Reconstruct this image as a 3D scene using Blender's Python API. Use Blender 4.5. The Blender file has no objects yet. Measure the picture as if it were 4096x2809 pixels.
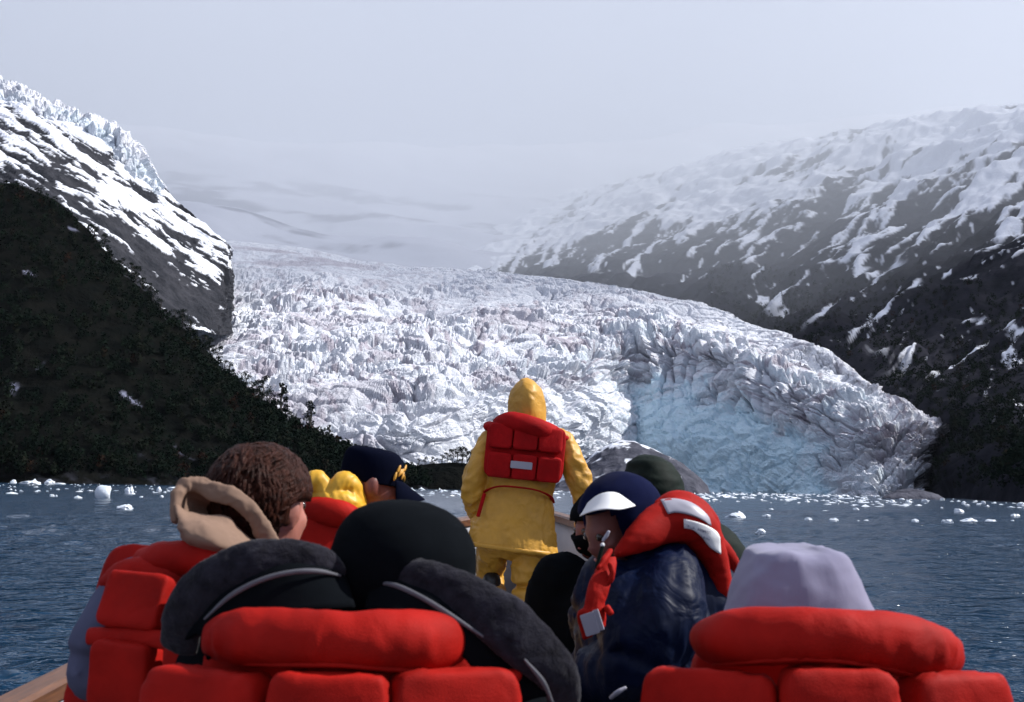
import bpy, bmesh, math, random
import numpy as np
from mathutils import Vector, Matrix

random.seed(7)
RNG = np.random.default_rng(11)
SC = bpy.context.scene
COL = SC.collection

# ------------------------------------------------------------------ camera
EYE = 1.45                      # metres above the water
LENS = 40.0
FPX = 1024 * LENS / 36.0
PITCH = math.atan(135.5 / FPX)
ROLL = 0.018
CF = np.array([0, math.cos(PITCH), math.sin(PITCH)])
_R0 = np.array([1.0, 0, 0]); _U0 = np.array([0, -math.sin(PITCH), math.cos(PITCH)])
CR = math.cos(ROLL) * _R0 + math.sin(ROLL) * _U0
CU = -math.sin(ROLL) * _R0 + math.cos(ROLL) * _U0
cam = bpy.data.cameras.new('camera'); cam.lens = LENS; cam.sensor_width = 36.0
cam.clip_start = 0.05; cam.clip_end = 60000
cam.dof.use_dof = True; cam.dof.focus_distance = 14.0; cam.dof.aperture_fstop = 9.0
camo = bpy.data.objects.new('camera', cam); COL.objects.link(camo)
camo.matrix_world = Matrix(((CR[0], CU[0], -CF[0], 0), (CR[1], CU[1], -CF[1], 0),
                            (CR[2], CU[2], -CF[2], EYE), (0, 0, 0, 1)))
SC.camera = camo

# ------------------------------------------------------------------ sky, sun, exposure
SUN_AZ = math.radians(82)       # to the right of the view direction (+y), clockwise
SUN_EL = math.radians(43)
W = bpy.data.worlds.new('World'); SC.world = W; W.use_nodes = True
wn = W.node_tree.nodes; wl = W.node_tree.links
bg = wn['Background']; bg.inputs['Strength'].default_value = 0.1
skyt = wn.new('ShaderNodeTexSky'); skyt.sky_type = 'NISHITA'; skyt.sun_disc = False
skyt.sun_elevation = SUN_EL; skyt.sun_rotation = SUN_AZ
skyt.air_density = 1.0; skyt.dust_density = 1.0
wtc = wn.new('ShaderNodeTexCoord')
wno = wn.new('ShaderNodeTexNoise'); wno.inputs['Scale'].default_value = 2.2
wno.inputs['Detail'].default_value = 5; wno.inputs['Roughness'].default_value = 0.5
wl.new(wtc.outputs['Generated'], wno.inputs['Vector'])
wcr = wn.new('ShaderNodeValToRGB')
wcr.color_ramp.elements[0].position = 0.3; wcr.color_ramp.elements[0].color = (3.7, 4.1, 5.6, 1)
wcr.color_ramp.elements[1].position = 0.7; wcr.color_ramp.elements[1].color = (5.1, 5.5, 6.8, 1)
wl.new(wno.outputs['Fac'], wcr.inputs['Fac'])
wmx = wn.new('ShaderNodeMixRGB'); wmx.inputs['Fac'].default_value = 0.85
wl.new(skyt.outputs['Color'], wmx.inputs['Color1']); wl.new(wcr.outputs['Color'], wmx.inputs['Color2'])
wl.new(wmx.outputs['Color'], bg.inputs['Color'])

SDIR = Vector((math.sin(SUN_AZ) * math.cos(SUN_EL), math.cos(SUN_AZ) * math.cos(SUN_EL), math.sin(SUN_EL)))
sun = bpy.data.lights.new('sun', 'SUN'); sun.energy = 5.0; sun.angle = math.radians(0.6); sun.color = (1.0, 0.98, 0.95)
suno = bpy.data.objects.new('sun', sun); COL.objects.link(suno)
suno.rotation_euler = SDIR.to_track_quat('Z', 'Y').to_euler(); suno.location = (30, 10, 40)

vs = SC.view_settings
vs.view_transform = 'Standard'; vs.look = 'None'; vs.gamma = 1.0; vs.use_curve_mapping = False; vs.exposure = 0.35
SC.render.engine = 'CYCLES'
SC.cycles.use_denoising = True
SC.cycles.max_bounces = 6; SC.cycles.volume_bounces = 1
SC.cycles.caustics_reflective = False; SC.cycles.caustics_refractive = False

# ------------------------------------------------------------------ helpers
def at(x, y, Y):
    """world point seen at source pixel (x, y) of the 4096x2809 photograph, Y metres ahead (arrays allowed)"""
    x = np.asarray(x, float); y = np.asarray(y, float); Y = np.asarray(Y, float)
    u = x / 4 - 512; v = y / 4 - 351
    d = CF * FPX + u[..., None] * CR - v[..., None] * CU
    p = d * (Y / d[..., 1])[..., None]
    p = p + np.array([0, 0, EYE])
    return p
def V(x, y, Y): return Vector(at(x, y, Y))

def tag(o, label=None, cat=None, group=None, kind=None):
    if label: o['label'] = label
    if cat: o['category'] = cat
    if group: o['group'] = group
    if kind: o['kind'] = kind
    return o
def link(name, me, mat=None, parent=None):
    o = bpy.data.objects.new(name, me); COL.objects.link(o)
    if mat is not None and me is not None and not me.materials: me.materials.append(mat)
    if parent is not None: o.parent = parent; o.matrix_parent_inverse = parent.matrix_world.inverted()
    return o
def empty(name, loc=(0, 0, 0)):
    o = bpy.data.objects.new(name, None); COL.objects.link(o); o.location = loc; o.empty_display_size = 0.1
    o.matrix_world = Matrix.Translation(Vector(loc))
    return o
def raw_mesh(name, verts, faces, smooth=True):
    """numpy verts (n,3) and faces (m,k) with one k"""
    verts = np.asarray(verts, np.float32); faces = np.asarray(faces, np.int32)
    me = bpy.data.meshes.new(name)
    me.vertices.add(len(verts)); me.vertices.foreach_set('co', verts.ravel())
    n, k = faces.shape
    me.loops.add(n * k); me.loops.foreach_set('vertex_index', faces.ravel())
    me.polygons.add(n); me.polygons.foreach_set('loop_start', np.arange(0, n * k, k, dtype=np.int32))
    me.polygons.foreach_set('loop_total', np.full(n, k, np.int32))
    me.polygons.foreach_set('use_smooth', np.full(n, smooth, bool))
    me.update(calc_edges=True); me.validate()
    return me
def grid_faces(nv, nu, close_u=False):
    i = np.arange(nv - 1)[:, None]; j = np.arange(nu if close_u else nu - 1)[None, :]
    a = i * nu + j; b = i * nu + (j + 1) % nu
    return np.stack([a, b, b + nu, a + nu], -1).reshape(-1, 4)
def grid_mesh(name, P, smooth=True, close_u=False):
    nv, nu = P.shape[:2]
    return raw_mesh(name, P.reshape(-1, 3), grid_faces(nv, nu, close_u), smooth)
def attr(me, name, vals):
    a = me.attributes.new(name, 'FLOAT', 'POINT'); a.data.foreach_set('value', np.asarray(vals, np.float32).ravel())

# ---- numpy noise
_K = [np.uint32(k) for k in (374761393, 668265263, 2654435761, 1274126177, 2246822519)]
def _h(ix, iy, iz, s):
    with np.errstate(over='ignore'):
        n = ix.astype(np.uint32) * _K[0] + iy.astype(np.uint32) * _K[1] + iz.astype(np.uint32) * _K[2] + np.uint32((s * 1274126177) & 0xFFFFFFFF)
        n = (n ^ (n >> np.uint32(13))) * _K[3]; n = (n ^ (n >> np.uint32(16))) * _K[4]
    return ((n ^ (n >> np.uint32(15))) & np.uint32(0xFFFFFF)).astype(np.float32) * np.float32(1 / 0xFFFFFF)
def vnoise(P, s=0):
    P = np.asarray(P, np.float32); f = np.floor(P).astype(np.int32); t = P - f; t = t * t * t * (t * (t * 6 - 15) + 10)
    x, y, z = f[..., 0], f[..., 1], f[..., 2]; tx, ty, tz = t[..., 0], t[..., 1], t[..., 2]
    def L(a, b, w): return a + (b - a) * w
    c = [_h(x + i, y + j, z + k, s) for k in (0, 1) for j in (0, 1) for i in (0, 1)]
    return L(L(L(c[0], c[1], tx), L(c[2], c[3], tx), ty), L(L(c[4], c[5], tx), L(c[6], c[7], tx), ty), tz) * 2 - 1
def fbm(P, octv=4, gain=0.5, lac=2.03, s=0):
    r = 0; a = 1; tot = 0
    for o in range(octv):
        r = r + a * vnoise(P * lac ** o + 17.3 * o, s + o); tot += a; a *= gain
    return r / tot
def ridged(P, octv=4, gain=0.5, s=0):
    r = 0; a = 1; tot = 0
    for o in range(octv):
        r = r + a * (1 - 2 * np.abs(vnoise(P * 2.03 ** o + 9.1 * o, s + o))); tot += a; a *= gain
    return r / tot
def worley(P, s=0):
    P = np.asarray(P, np.float32); f = np.floor(P).astype(np.int32)
    d1 = np.full(P.shape[:-1], 9.0, np.float32); d2 = d1.copy(); cid = np.zeros_like(d1); cx = np.zeros(P.shape, np.float32)
    for k in (-1, 0, 1):
        for j in (-1, 0, 1):
            for i in (-1, 0, 1):
                c = f + np.array([i, j, k], np.int32)
                q = np.stack([c[..., a] + _h(c[..., 0], c[..., 1], c[..., 2], s + 31 * (a + 1)) for a in range(3)], -1)
                d = ((P - q) ** 2).sum(-1)
                r = _h(c[..., 0], c[..., 1], c[..., 2], s + 5)
                m = d < d1
                d2 = np.where(m, d1, np.minimum(d2, d)); d1 = np.where(m, d, d1)
                cid = np.where(m, r, cid); cx = np.where(m[..., None], q, cx)
    return np.sqrt(d1), np.sqrt(d2), cid, cx
def sstep(a, b, x):
    t = np.clip((x - a) / (b - a), 0, 1); return t * t * (3 - 2 * t)
def cat(ctrl, t):
    """Catmull-Rom along axis 0 of ctrl at parameters t in 0..n-1"""
    ctrl = np.asarray(ctrl, float); n = len(ctrl)
    i = np.clip(np.floor(t).astype(int), 0, n - 2); f = (t - i)
    f = f.reshape(f.shape + (1,) * (ctrl.ndim - 1))
    p1 = ctrl[i]; p2 = ctrl[i + 1]
    p0 = np.where((i > 0).reshape(f.shape), ctrl[np.maximum(i - 1, 0)], 2 * p1 - p2)
    p3 = np.where((i < n - 2).reshape(f.shape), ctrl[np.minimum(i + 2, n - 1)], 2 * p2 - p1)
    return 0.5 * (2 * p1 + (p2 - p0) * f + (2 * p0 - 5 * p1 + 4 * p2 - p3) * f * f + (3 * p1 - p0 - 3 * p2 + p3) * f ** 3)
def net(ctrl, nu, nv):
    """ctrl[row][col] = (x, y, depth) photo pixels; y None = water level. Returns world points (nv, nu, 3) and row / column parameters"""
    A = np.zeros((len(ctrl), len(ctrl[0]), 3))
    for r, row in enumerate(ctrl):
        for c, (x, y, d) in enumerate(row):
            if y is None:
                p = at(x, 1960.0, d); p[2] = -2.0
            else: p = at(x, y, d)
            A[r, c] = p
    tv = np.linspace(0, len(ctrl) - 1, nv); tu = np.linspace(0, len(ctrl[0]) - 1, nu)
    B = cat(A, tv); B = np.swapaxes(cat(np.swapaxes(B, 0, 1), tu), 0, 1)
    return B, tv, tu
def normals(P):
    du = np.gradient(P, axis=1); dv = np.gradient(P, axis=0)
    n = np.cross(du, dv); n /= np.linalg.norm(n, axis=-1, keepdims=True) + 1e-9
    return n

def bearing(P):
    """bearing and elevation of world points from the boat, in hundredths of a degree-like units"""
    return 1138 * P[..., 0] / P[..., 1], 1138 * P[..., 2] / P[..., 1]

# ---- material helpers
def mat_new(name):
    m = bpy.data.materials.new(name); m.use_nodes = True
    nt = m.node_tree; b = nt.nodes['Principled BSDF']
    return m, nt, b
def nd(nt, typ, **kw):
    n = nt.nodes.new(typ)
    for k, v in kw.items():
        if k in n.inputs: n.inputs[k].default_value = v
        else: setattr(n, k, v)
    return n
def ramp(nt, stops, src, interp='LINEAR'):
    r = nt.nodes.new('ShaderNodeValToRGB'); r.color_ramp.interpolation = interp
    e = r.color_ramp.elements
    while len(e) < len(stops): e.new(0.5)
    for k, (p, c) in enumerate(stops):
        e[k].position = p; e[k].color = (*c, 1) if len(c) == 3 else c
    nt.links.new(src, r.inputs['Fac']); return r
def noise_node(nt, scale, detail=4, rough=0.55, coord='Object', stretch=None, dist=0):
    tc = nt.nodes.new('ShaderNodeTexCoord'); src = tc.outputs[coord]
    if stretch:
        mp = nt.nodes.new('ShaderNodeMapping'); mp.inputs['Scale'].default_value = stretch
        nt.links.new(src, mp.inputs['Vector']); src = mp.outputs['Vector']
    n = nt.nodes.new('ShaderNodeTexNoise'); n.inputs['Scale'].default_value = scale
    n.inputs['Detail'].default_value = detail; n.inputs['Roughness'].default_value = rough; n.inputs['Distortion'].default_value = dist
    nt.links.new(src, n.inputs['Vector']); return n
def bump(nt, b, src, strength, dist, prev=None):
    n = nt.nodes.new('ShaderNodeBump'); n.inputs['Strength'].default_value = strength; n.inputs['Distance'].default_value = dist
    nt.links.new(src, n.inputs['Height'])
    if prev is not None: nt.links.new(prev.outputs['Normal'], n.inputs['Normal'])
    nt.links.new(n.outputs['Normal'], b.inputs['Normal']); return n
def attr_node(nt, name):
    a = nt.nodes.new('ShaderNodeAttribute'); a.attribute_name = name; return a
def cloth_mat(name, col, var=0.15, rough=0.8, scale=9.0, wrinkle=0.35, wdist=0.012, spec=0.3, weave=0.12, sheen=0.0):
    m, nt, b = mat_new(name)
    n = noise_node(nt, scale, 5, 0.6)
    lo = tuple(c * (1 - var) for c in col); hi = tuple(min(1, c * (1 + var)) for c in col)
    r = ramp(nt, [(0.3, lo), (0.7, hi)], n.outputs['Fac']); nt.links.new(r.outputs['Color'], b.inputs['Base Color'])
    b.inputs['Roughness'].default_value = rough; b.inputs['Specular IOR Level'].default_value = spec
    if sheen: b.inputs['Sheen Weight'].default_value = sheen
    w = noise_node(nt, scale * 1.1, 3, 0.5, dist=0.6)
    b1 = bump(nt, b, w.outputs['Fac'], wrinkle, wdist)
    f = noise_node(nt, 420, 2, 0.5)
    bump(nt, b, f.outputs['Fac'], weave, 0.002, b1)
    return m
# ------------------------------------------------------------------ landscape materials
def make_ice_mat():
    m, nt, b = mat_new('glacier_ice')
    a = attr_node(nt, 'blue'); d = attr_node(nt, 'dirt_shade')
    n = noise_node(nt, 0.12, 6, 0.6)
    r0 = ramp(nt, [(0.3, (0.56, 0.575, 0.63)), (0.7, (0.74, 0.75, 0.79))], n.outputs['Fac'])
    mx = nd(nt, 'ShaderNodeMixRGB'); nt.links.new(a.outputs['Fac'], mx.inputs['Fac'])
    nt.links.new(r0.outputs['Color'], mx.inputs['Color1']); mx.inputs['Color2'].default_value = (0.56, 0.73, 0.82, 1)
    mx2 = nd(nt, 'ShaderNodeMixRGB'); nt.links.new(d.outputs['Fac'], mx2.inputs['Fac'])
    nt.links.new(mx.outputs['Color'], mx2.inputs['Color1']); mx2.inputs['Color2'].default_value = (0.32, 0.28, 0.33, 1)
    g = attr_node(nt, 'debris'); mx3 = nd(nt, 'ShaderNodeMixRGB'); nt.links.new(g.outputs['Fac'], mx3.inputs['Fac']); nt.links.new(mx2.outputs['Color'], mx3.inputs['Color1']); mx3.inputs['Color2'].default_value = (0.022, 0.021, 0.026, 1)
    nt.links.new(mx3.outputs['Color'], b.inputs['Base Color'])
    b.inputs['Roughness'].default_value = 0.6; b.inputs['Specular IOR Level'].default_value = 0.3
    n2 = noise_node(nt, 0.45, 6, 0.65, dist=0.8)
    bump(nt, b, n2.outputs['Fac'], 1.0, 1.6)
    return m
def make_rock_mat(name, rock_lo, rock_hi, snow=(0.66, 0.68, 0.74), scale=0.05, bdist=1.5):
    m, nt, b = mat_new(name)
    a = attr_node(nt, 'snow')
    n = noise_node(nt, scale, 6, 0.65)
    r = ramp(nt, [(0.3, rock_lo), (0.7, rock_hi)], n.outputs['Fac'])
    mx = nd(nt, 'ShaderNodeMixRGB'); nt.links.new(a.outputs['Fac'], mx.inputs['Fac'])
    nt.links.new(r.outputs['Color'], mx.inputs['Color1']); mx.inputs['Color2'].default_value = (*snow, 1)
    nt.links.new(mx.outputs['Color'], b.inputs['Base Color']); b.inputs['Roughness'].default_value = 0.9
    b.inputs['Specular IOR Level'].default_value = 0.0
    n2 = noise_node(nt, scale * 6, 5, 0.6); bump(nt, b, n2.outputs['Fac'], 0.6, bdist)
    return m
M_ICE = make_ice_mat()
M_ROCK_L = make_rock_mat('snowy_rock', (0.014, 0.016, 0.020), (0.05, 0.05, 0.058))
M_ROCK_R = make_rock_mat('snowy_rock_right', (0.008, 0.009, 0.012), (0.026, 0.026, 0.034))
M_FAR = make_rock_mat('far_snow', (0.10, 0.105, 0.14), (0.16, 0.165, 0.20), snow=(0.42, 0.435, 0.50), scale=0.01)  # snow greyed so the headwall fades into the sky; cloud shade in its colour
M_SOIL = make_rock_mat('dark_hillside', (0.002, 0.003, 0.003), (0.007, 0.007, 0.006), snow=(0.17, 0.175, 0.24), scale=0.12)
M_KNOB = make_rock_mat('grey_bedrock', (0.035, 0.037, 0.048), (0.11, 0.11, 0.135), scale=0.15, bdist=0.6)

# ------------------------------------------------------------------ main glacier
def build_glacier():
    X0 = [500, 1050, 1480, 1800, 2200, 2520, 2640, 2900, 3230, 3480, 3680, 3760]
    D0 = [560, 560, 575, 600, 665, 745, 735, 695, 640, 605, 600, 620]
    r0 = [(x, None, d) for x, d in zip(X0, D0)]
    r1 = list(zip([500, 1060, 1480, 1800, 2200, 2510, 2620, 2880, 3210, 3470, 3680, 3770],
                  [1760, 1720, 1640, 1570, 1560, 1510, 1490, 1560, 1750, 1830, 1880, 1900],
                  [580, 580, 600, 630, 705, 795, 790, 750, 670, 630, 618, 635]))
    r2 = list(zip([500, 1060, 1480, 1800, 2200, 2530, 2680, 2960, 3290, 3560, 3740, 3830],
                  [1500, 1480, 1440, 1400, 1370, 1320, 1310, 1400, 1570, 1650, 1720, 1740],
                  [700, 710, 730, 760, 800, 830, 815, 755, 680, 645, 640, 660]))
    r3 = list(zip([600, 1100, 1480, 1820, 2220, 2550, 2740, 3030, 3350, 3560, 3720, 3830],
                  [1260, 1240, 1230, 1230, 1240, 1235, 1265, 1350, 1490, 1600, 1690, 1720],
                  [900, 920, 940, 960, 970, 960, 930, 860, 760, 690, 665, 680]))
    r4 = list(zip([700, 1150, 1500, 1850, 2220, 2540, 2790, 3010, 3310, 3520, 3690, 3830],
                  [960, 990, 1055, 1075, 1112, 1165, 1215, 1295, 1410, 1550, 1660, 1700],
                  [1250, 1230, 1200, 1170, 1140, 1110, 1050, 960, 830, 735, 690, 700]))
    r5 = [(x, y + 60, d + 160) for x, y, d in r4]
    P, tv, tu = net([r0, r1, r2, r3, r4, r5], 860, 440)
    TV = tv[:, None] * np.ones_like(tu)[None]; TU = tu[None] * np.ones_like(tv)[:, None]
    N = normals(P); N = np.where(N[..., 1:2] > 0, -N, N)
    warp = np.stack([fbm(P / 45, 3, s=3), fbm(P / 45, 3, s=13), fbm(P / 45, 3, s=23)], -1) * 16
    Q = P + warp
    # the serac belt: tall columns; elsewhere blocks elongated across the flow
    sz = np.ones_like(P)
    cliff = sstep(0.2, 0.9, TV) * (1 - sstep(2.0, 2.5, TV))
    shape = np.array([20.0, 26.0, 12.0]) * (1 - cliff[..., None]) + np.array([11.0, 20.0, 24.0]) * cliff[..., None]
    S = np.stack([Q[..., 0] / 24.0, Q[..., 1] / 14.0, Q[..., 2] / 9.5], -1)
    d1, d2, cid, cx = worley(S, 1)
    S2 = np.stack([Q[..., 0] / 9.0, Q[..., 1] / 5.5, Q[..., 2] / 4.2], -1) + 7.7
    e1, e2, cid2, cx2 = worley(S2, 2)
    S3 = P / np.array([3.2, 3.6, 3.4]) + 3.1
    g1, g2, cid3, cx3 = worley(S3, 4)
    crev = 1 - sstep(0.0, 0.20, d2 - d1); crev2 = 1 - sstep(0.0, 0.24, e2 - e1); crev3 = 1 - sstep(0, 0.3, g2 - g1)
    rv = (_h((cid * 9999).astype(np.int64), (cid * 7777).astype(np.int64), (cid * 313).astype(np.int64), 3) - 0.5)
    tilt = ((S - cx) * np.stack([cid - 0.5, rv, rv - cid + 0.5], -1)).sum(-1)
    tilt2 = ((S2 - cx2) * np.stack([cid2 - 0.5, 0.5 - cid2, (cid2 * 7 % 1) - 0.5], -1)).sum(-1)
    # roughness by zone
    upper = sstep(3.15, 3.9, TV)
    snowleft = sstep(3.0, 3.7, TV) * (1 - sstep(2.2, 3.4, TU))          # smooth snow at the upper left
    band = np.exp(-((TV - 3.25) / 0.22) ** 2) * sstep(2.0, 3.0, TU) * (1 - sstep(6.5, 8, TU))  # smooth snow band
    wb = fbm(P / 16, 4, s=47)
    bluewall = (1 - sstep(0.7, 1.15, TV + 0.4 * wb)) * sstep(4.95, 5.4, TU + 0.4 * wb) * (1 - sstep(7.9, 8.7, TU + 0.7 * wb))
    leftwall = (1 - sstep(0.9, 1.1, TV)) * (1 - sstep(4.9, 5.2, TU))
    amp = (1 - 0.8 * snowleft) * (1 - 0.6 * band) * (1 - 0.55 * bluewall) * (1 - 0.4 * leftwall) * (1 - 0.35 * upper)
    calm = 0.10 + 0.90 * sstep(-0.2, 0.25, fbm(P / 48, 3, s=19))
    disp = amp * (0.45 + 0.55 * calm) * ((cid - 0.5) * 3.6 + tilt * 7 - crev * 6.0) + amp * (0.25 + 0.75 * calm) * ((cid2 - 0.5) * 0.9 + tilt2 * 2.2 - crev2 * 1.7) \
        + (0.4 + 0.6 * amp) * calm * ((cid3 - 0.5) * 0.8 - crev3 * 0.7) + fbm(P / 5, 4, s=8) * 0.7 + fbm(P / np.array([85, 60, 38]), 3, s=18) * 15 * (1 - upper * 0.6)
    # long curved crevasses across the flow
    w1 = fbm(P / 70, 3, s=53); cl = ridged(np.stack([TU * 1.1 + w1 * 0.8, TU * 0, TV * 9 + w1 * 3.0 + TU * 0.35], -1), 2, 0.5, s=54)
    cz = sstep(1.25, 1.6, TV) * (1 - sstep(3.3, 3.8, TV)) * sstep(1.5, 3.0, TU)
    disp -= cz * sstep(0.62, 0.86, cl) * 6.0
    # stretched flow lines on the right-hand tongue and the blue wall
    R = np.stack([(P[..., 0] + P[..., 2] * 1.1) / 3.0, P[..., 1] / 60, (P[..., 0] - P[..., 2] * 0.9) / 40], -1)
    tong = sstep(8.3, 9.2, TU) * sstep(0.6, 1.2, TV)
    disp += tong * ridged(R, 3, s=40) * 3.0
    fol = np.stack([(P[..., 0] + fbm(P / 30, 3, s=44) * 18) / 26.0, P[..., 1] / 30, (P[..., 2] + P[..., 0] * 0.35 + fbm(P / 25, 3, s=45) * 12) / 5.0], -1)
    disp += bluewall * ridged(fol, 4, s=46) * 2.2
    # the column belt above the blue wall
    colz = np.exp(-((TV - 1.5) / 0.55) ** 2) * sstep(4.6, 5.1, TU) * (1 - sstep(7.4, 8.2, TU))
    C = np.stack([P[..., 0] / 9.0 + fbm(P / 40, 2, s=50) * 0.5, P[..., 1] / 70, P[..., 2] / 50], -1)
    c1, c2, ccid, _ = worley(C, 51)
    disp += colz * ((ccid - 0.4) * 13 - (1 - sstep(0, 0.25, c2 - c1)) * 9)
    fade = sstep(0.0, 0.06, TV)
    up = np.array([0, 0, 1.0])
    D = N * 0.95 + up * 0.05
    P2 = P + D * (disp * fade)[..., None]
    P2[..., 2] = np.where(TV < 0.02, np.minimum(P2[..., 2], -1), P2[..., 2])
    N2 = normals(P2); steep = 1 - np.abs(N2[..., 2])
    blue = np.clip(bluewall * 0.95 + 0.55 * sstep(0.45, 0.95, steep) * sstep(3.6, 2.2, TV) * (0.4 + 0.6 * sstep(3.5, 5.5, TU)) * (0.6 + 0.6 * fbm(P / 25, 3, s=60)) + 0.15 * (cid2 - 0.5), 0, 1)
    dz = fbm(np.stack([P[..., 0] / 70, P[..., 1] / 70, P[..., 2] / 14], -1), 4, s=70)
    dirt_shade = 0.55 * sstep(-0.12, 0.35, dz) * sstep(1.0, 1.5, TV) * (1 - sstep(2.7, 3.3, TV)) * (1 - sstep(5, 7, TU) * 0.7)
    bu, bv = bearing(P)
    wl_ = fbm(np.stack([bu / 40, bv / 25, bu * 0], -1), 3, s=78)
    ln = ridged(np.stack([bu / 26 + wl_ * 1.5, bu * 0, (bv + bu * 0.12 + wl_ * 14) / 7], -1), 3, 0.6, s=79)
    dirt_shade = np.maximum(dirt_shade, 0.8 * sstep(0.36, 0.70, ln) * sstep(0.8, 1.3, TV) * (1 - sstep(3.0, 3.7, TV) * 0.6) * (1 - 0.5 * band))  # thin lines: dirt plus crevasse and facet shade put into the ice colour
    dirt_shade = np.maximum(dirt_shade, 0.5 * sstep(0.2, 0.7, ridged(R, 3, s=40)) * tong)
    dirt_shade = np.maximum(dirt_shade, 0.8 * sstep(9.3, 10.6, TU + 0.8 * fbm(P / 14, 3, s=72)) * sstep(-0.15, 0.35, fbm(P / 6, 3, s=73)))
    dirt_shade = np.maximum(dirt_shade, 0.55 * sstep(0.1, 0.5, fbm(P / 18, 4, s=75)) * leftwall * (1 - sstep(2.2, 2.7, TU)))
    dirt_shade = np.maximum(dirt_shade, 0.6 * snowleft * sstep(0.12, 0.4, fbm(np.stack([P[..., 0] / 50, P[..., 1] / 40, P[..., 2] / 9], -1), 4, s=77)))
    me = grid_mesh('glacier', P2, smooth=False); attr(me, 'blue', blue); attr(me, 'dirt_shade', np.clip(dirt_shade, 0, 1))
    fan = np.stack([(bu + bv * 0.45) / 34 + wl_, bu * 0, (bv - bu * 0.42 + wl_ * 10) / 3.4], -1)
    deb = sstep(8.6, 10.9, TU + 0.9 * fbm(P / 14, 3, s=72)) * sstep(-0.05, 0.30, fbm(fan, 3, s=74) + 0.35 * sstep(9.6, 11, TU) - 0.12)
    deb = np.maximum(deb, 0.8 * (1 - sstep(0.0, 0.10, TV)) * sstep(0.0, 0.2, fbm(P / 9, 3, s=76)) * sstep(7.6, 8.4, TU))
    attr(me, 'debris', np.clip(deb, 0, 1))
    return tag(link('glacier', me, M_ICE), 'broken white and blue glacier icefall reaching the water', kind='structure')
build_glacier()

# ------------------------------------------------------------------ rocky mountain on the left, with a hanging glacier on its crest
def build_left_mountain():
    r0 = list(zip([-700, 0, 350, 650, 800, 880, 930, 940], [900, 960, 1100, 1300, 1340, 1340, 1330, 1330], [640, 640, 650, 680, 720, 770, 840, 1000]))
    r1 = list(zip([-700, 0, 350, 650, 800, 890, 928, 938], [700, 720, 850, 1080, 1170, 1200, 1200, 1200], [720, 720, 740, 760, 790, 820, 880, 1020]))
    r2 = list(zip([-700, 0, 350, 600, 780, 890, 928, 936], [350, 500, 640, 860, 990, 1050, 1080, 1090], [820, 820, 830, 840, 850, 870, 920, 1050]))
    r3 = list(zip([-700, 0, 350, 580, 760, 880, 915, 930], [120, 370, 500, 680, 860, 950, 985, 1010], [940, 930, 920, 910, 910, 910, 940, 1070]))
    r4 = [(x, y + 90, d + 130) for x, y, d in r3]
    P, tv, tu = net([r0, r1, r2, r3, r4], 360, 280)
    TV = tv[:, None] * np.ones_like(tu)[None]
    N = normals(P); N = np.where(N[..., 1:2] > 0, -N, N)
    bu, bv = bearing(P); al = bu * 0.87 - bv * 0.5; ac = bu * 0.5 + bv * 0.87
    S = np.stack([al / 32, ac * 0, ac / 4.2], -1)
    w = fbm(P / 30, 3, s=81)
    st = fbm(S + w[..., None] * 0.7, 5, 0.6, s=80)
    big = fbm(P / 70, 3, s=82)
    disp = st * 4.5 + ridged(P / 22, 4, s=83) * 3.5 + big * 6
    P2 = P + N * disp[..., None] * 0.6 + np.array([0, 0, 1]) * (st * 1.0)[..., None]
    alt = sstep(0.6, 2.0, TV); TUm = tu[None] * np.ones_like(tv)[:, None]
    low = 1 - sstep(0.75, 1.5, TV + 0.5 * big)
    sn = sstep(-0.05, 0.06, st * 1.25 + 0.06 * alt - 0.50 * low - 0.22 * sstep(4.2, 5.6, TUm) + 0.25 * big + 0.16 * fbm(P / 6, 3, s=84))
    me = grid_mesh('mountain', P2, False); attr(me, 'snow', sn)
    tag(link('left_mountain', me, M_ROCK_L), 'steep dark rock mountain streaked with snow', kind='structure')
    # hanging glacier
    t0 = list(zip([-700, 0, 110, 250, 400, 520, 600, 650], [260, 500, 520, 610, 720, 790, 810, 800], [840, 850, 850, 850, 850, 850, 860, 880]))
    t1 = list(zip([-700, 0, 110, 250, 400, 540, 605, 645], [190, 430, 460, 540, 640, 720, 760, 775], [860, 865, 865, 865, 865, 865, 870, 885]))
    t2 = list(zip([-700, 0, 110, 250, 400, 540, 590, 640], [90, 330, 365, 425, 490, 570, 650, 740], [890, 890, 890, 890, 890, 890, 890, 890]))
    t3 = list(zip([-700, 0, 110, 250, 400, 550, 600, 645], [120, 350, 385, 445, 520, 610, 700, 780], [990, 990, 990, 990, 990, 990, 985, 960]))
    P, tv, tu = net([t0, t1, t2, t3], 280, 120)
    TV = tv[:, None] * np.ones_like(tu)[None]
    N = normals(P); N = np.where(N[..., 1:2] > 0, -N, N)
    S = np.stack([P[..., 0] / 9, P[..., 1] / 40, P[..., 2] / 16], -1) + fbm(P / 20, 2, s=90)[..., None] * 0.5
    d1, d2, cid, _ = worley(S, 91); e1, e2, cid2, _ = worley(P / 5.0, 92)
    disp = (cid - 0.5) * 11 - (1 - sstep(0, 0.25, d2 - d1)) * 5 + (cid2 - 0.5) * 3.2 - (1 - sstep(0, .3, e2 - e1)) * 1.6
    P2 = P + (N * 0.6 + np.array([0, 0, 0.5])) * (disp * sstep(0, 0.15, TV))[..., None]
    blue = np.clip(0.30 + 0.4 * fbm(P / 14, 3, s=93) - 0.3 * sstep(1.6, 2.2, TV) - 0.1, 0, 0.75)
    me = grid_mesh('hanging_glacier', P2, False); attr(me, 'blue', blue); attr(me, 'dirt_shade', blue * 0); attr(me, 'debris', blue * 0)
    tag(link('hanging_glacier', me, M_ICE), 'pale blue hanging glacier along the crest of the left mountain', kind='structure')
build_left_mountain()

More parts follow.
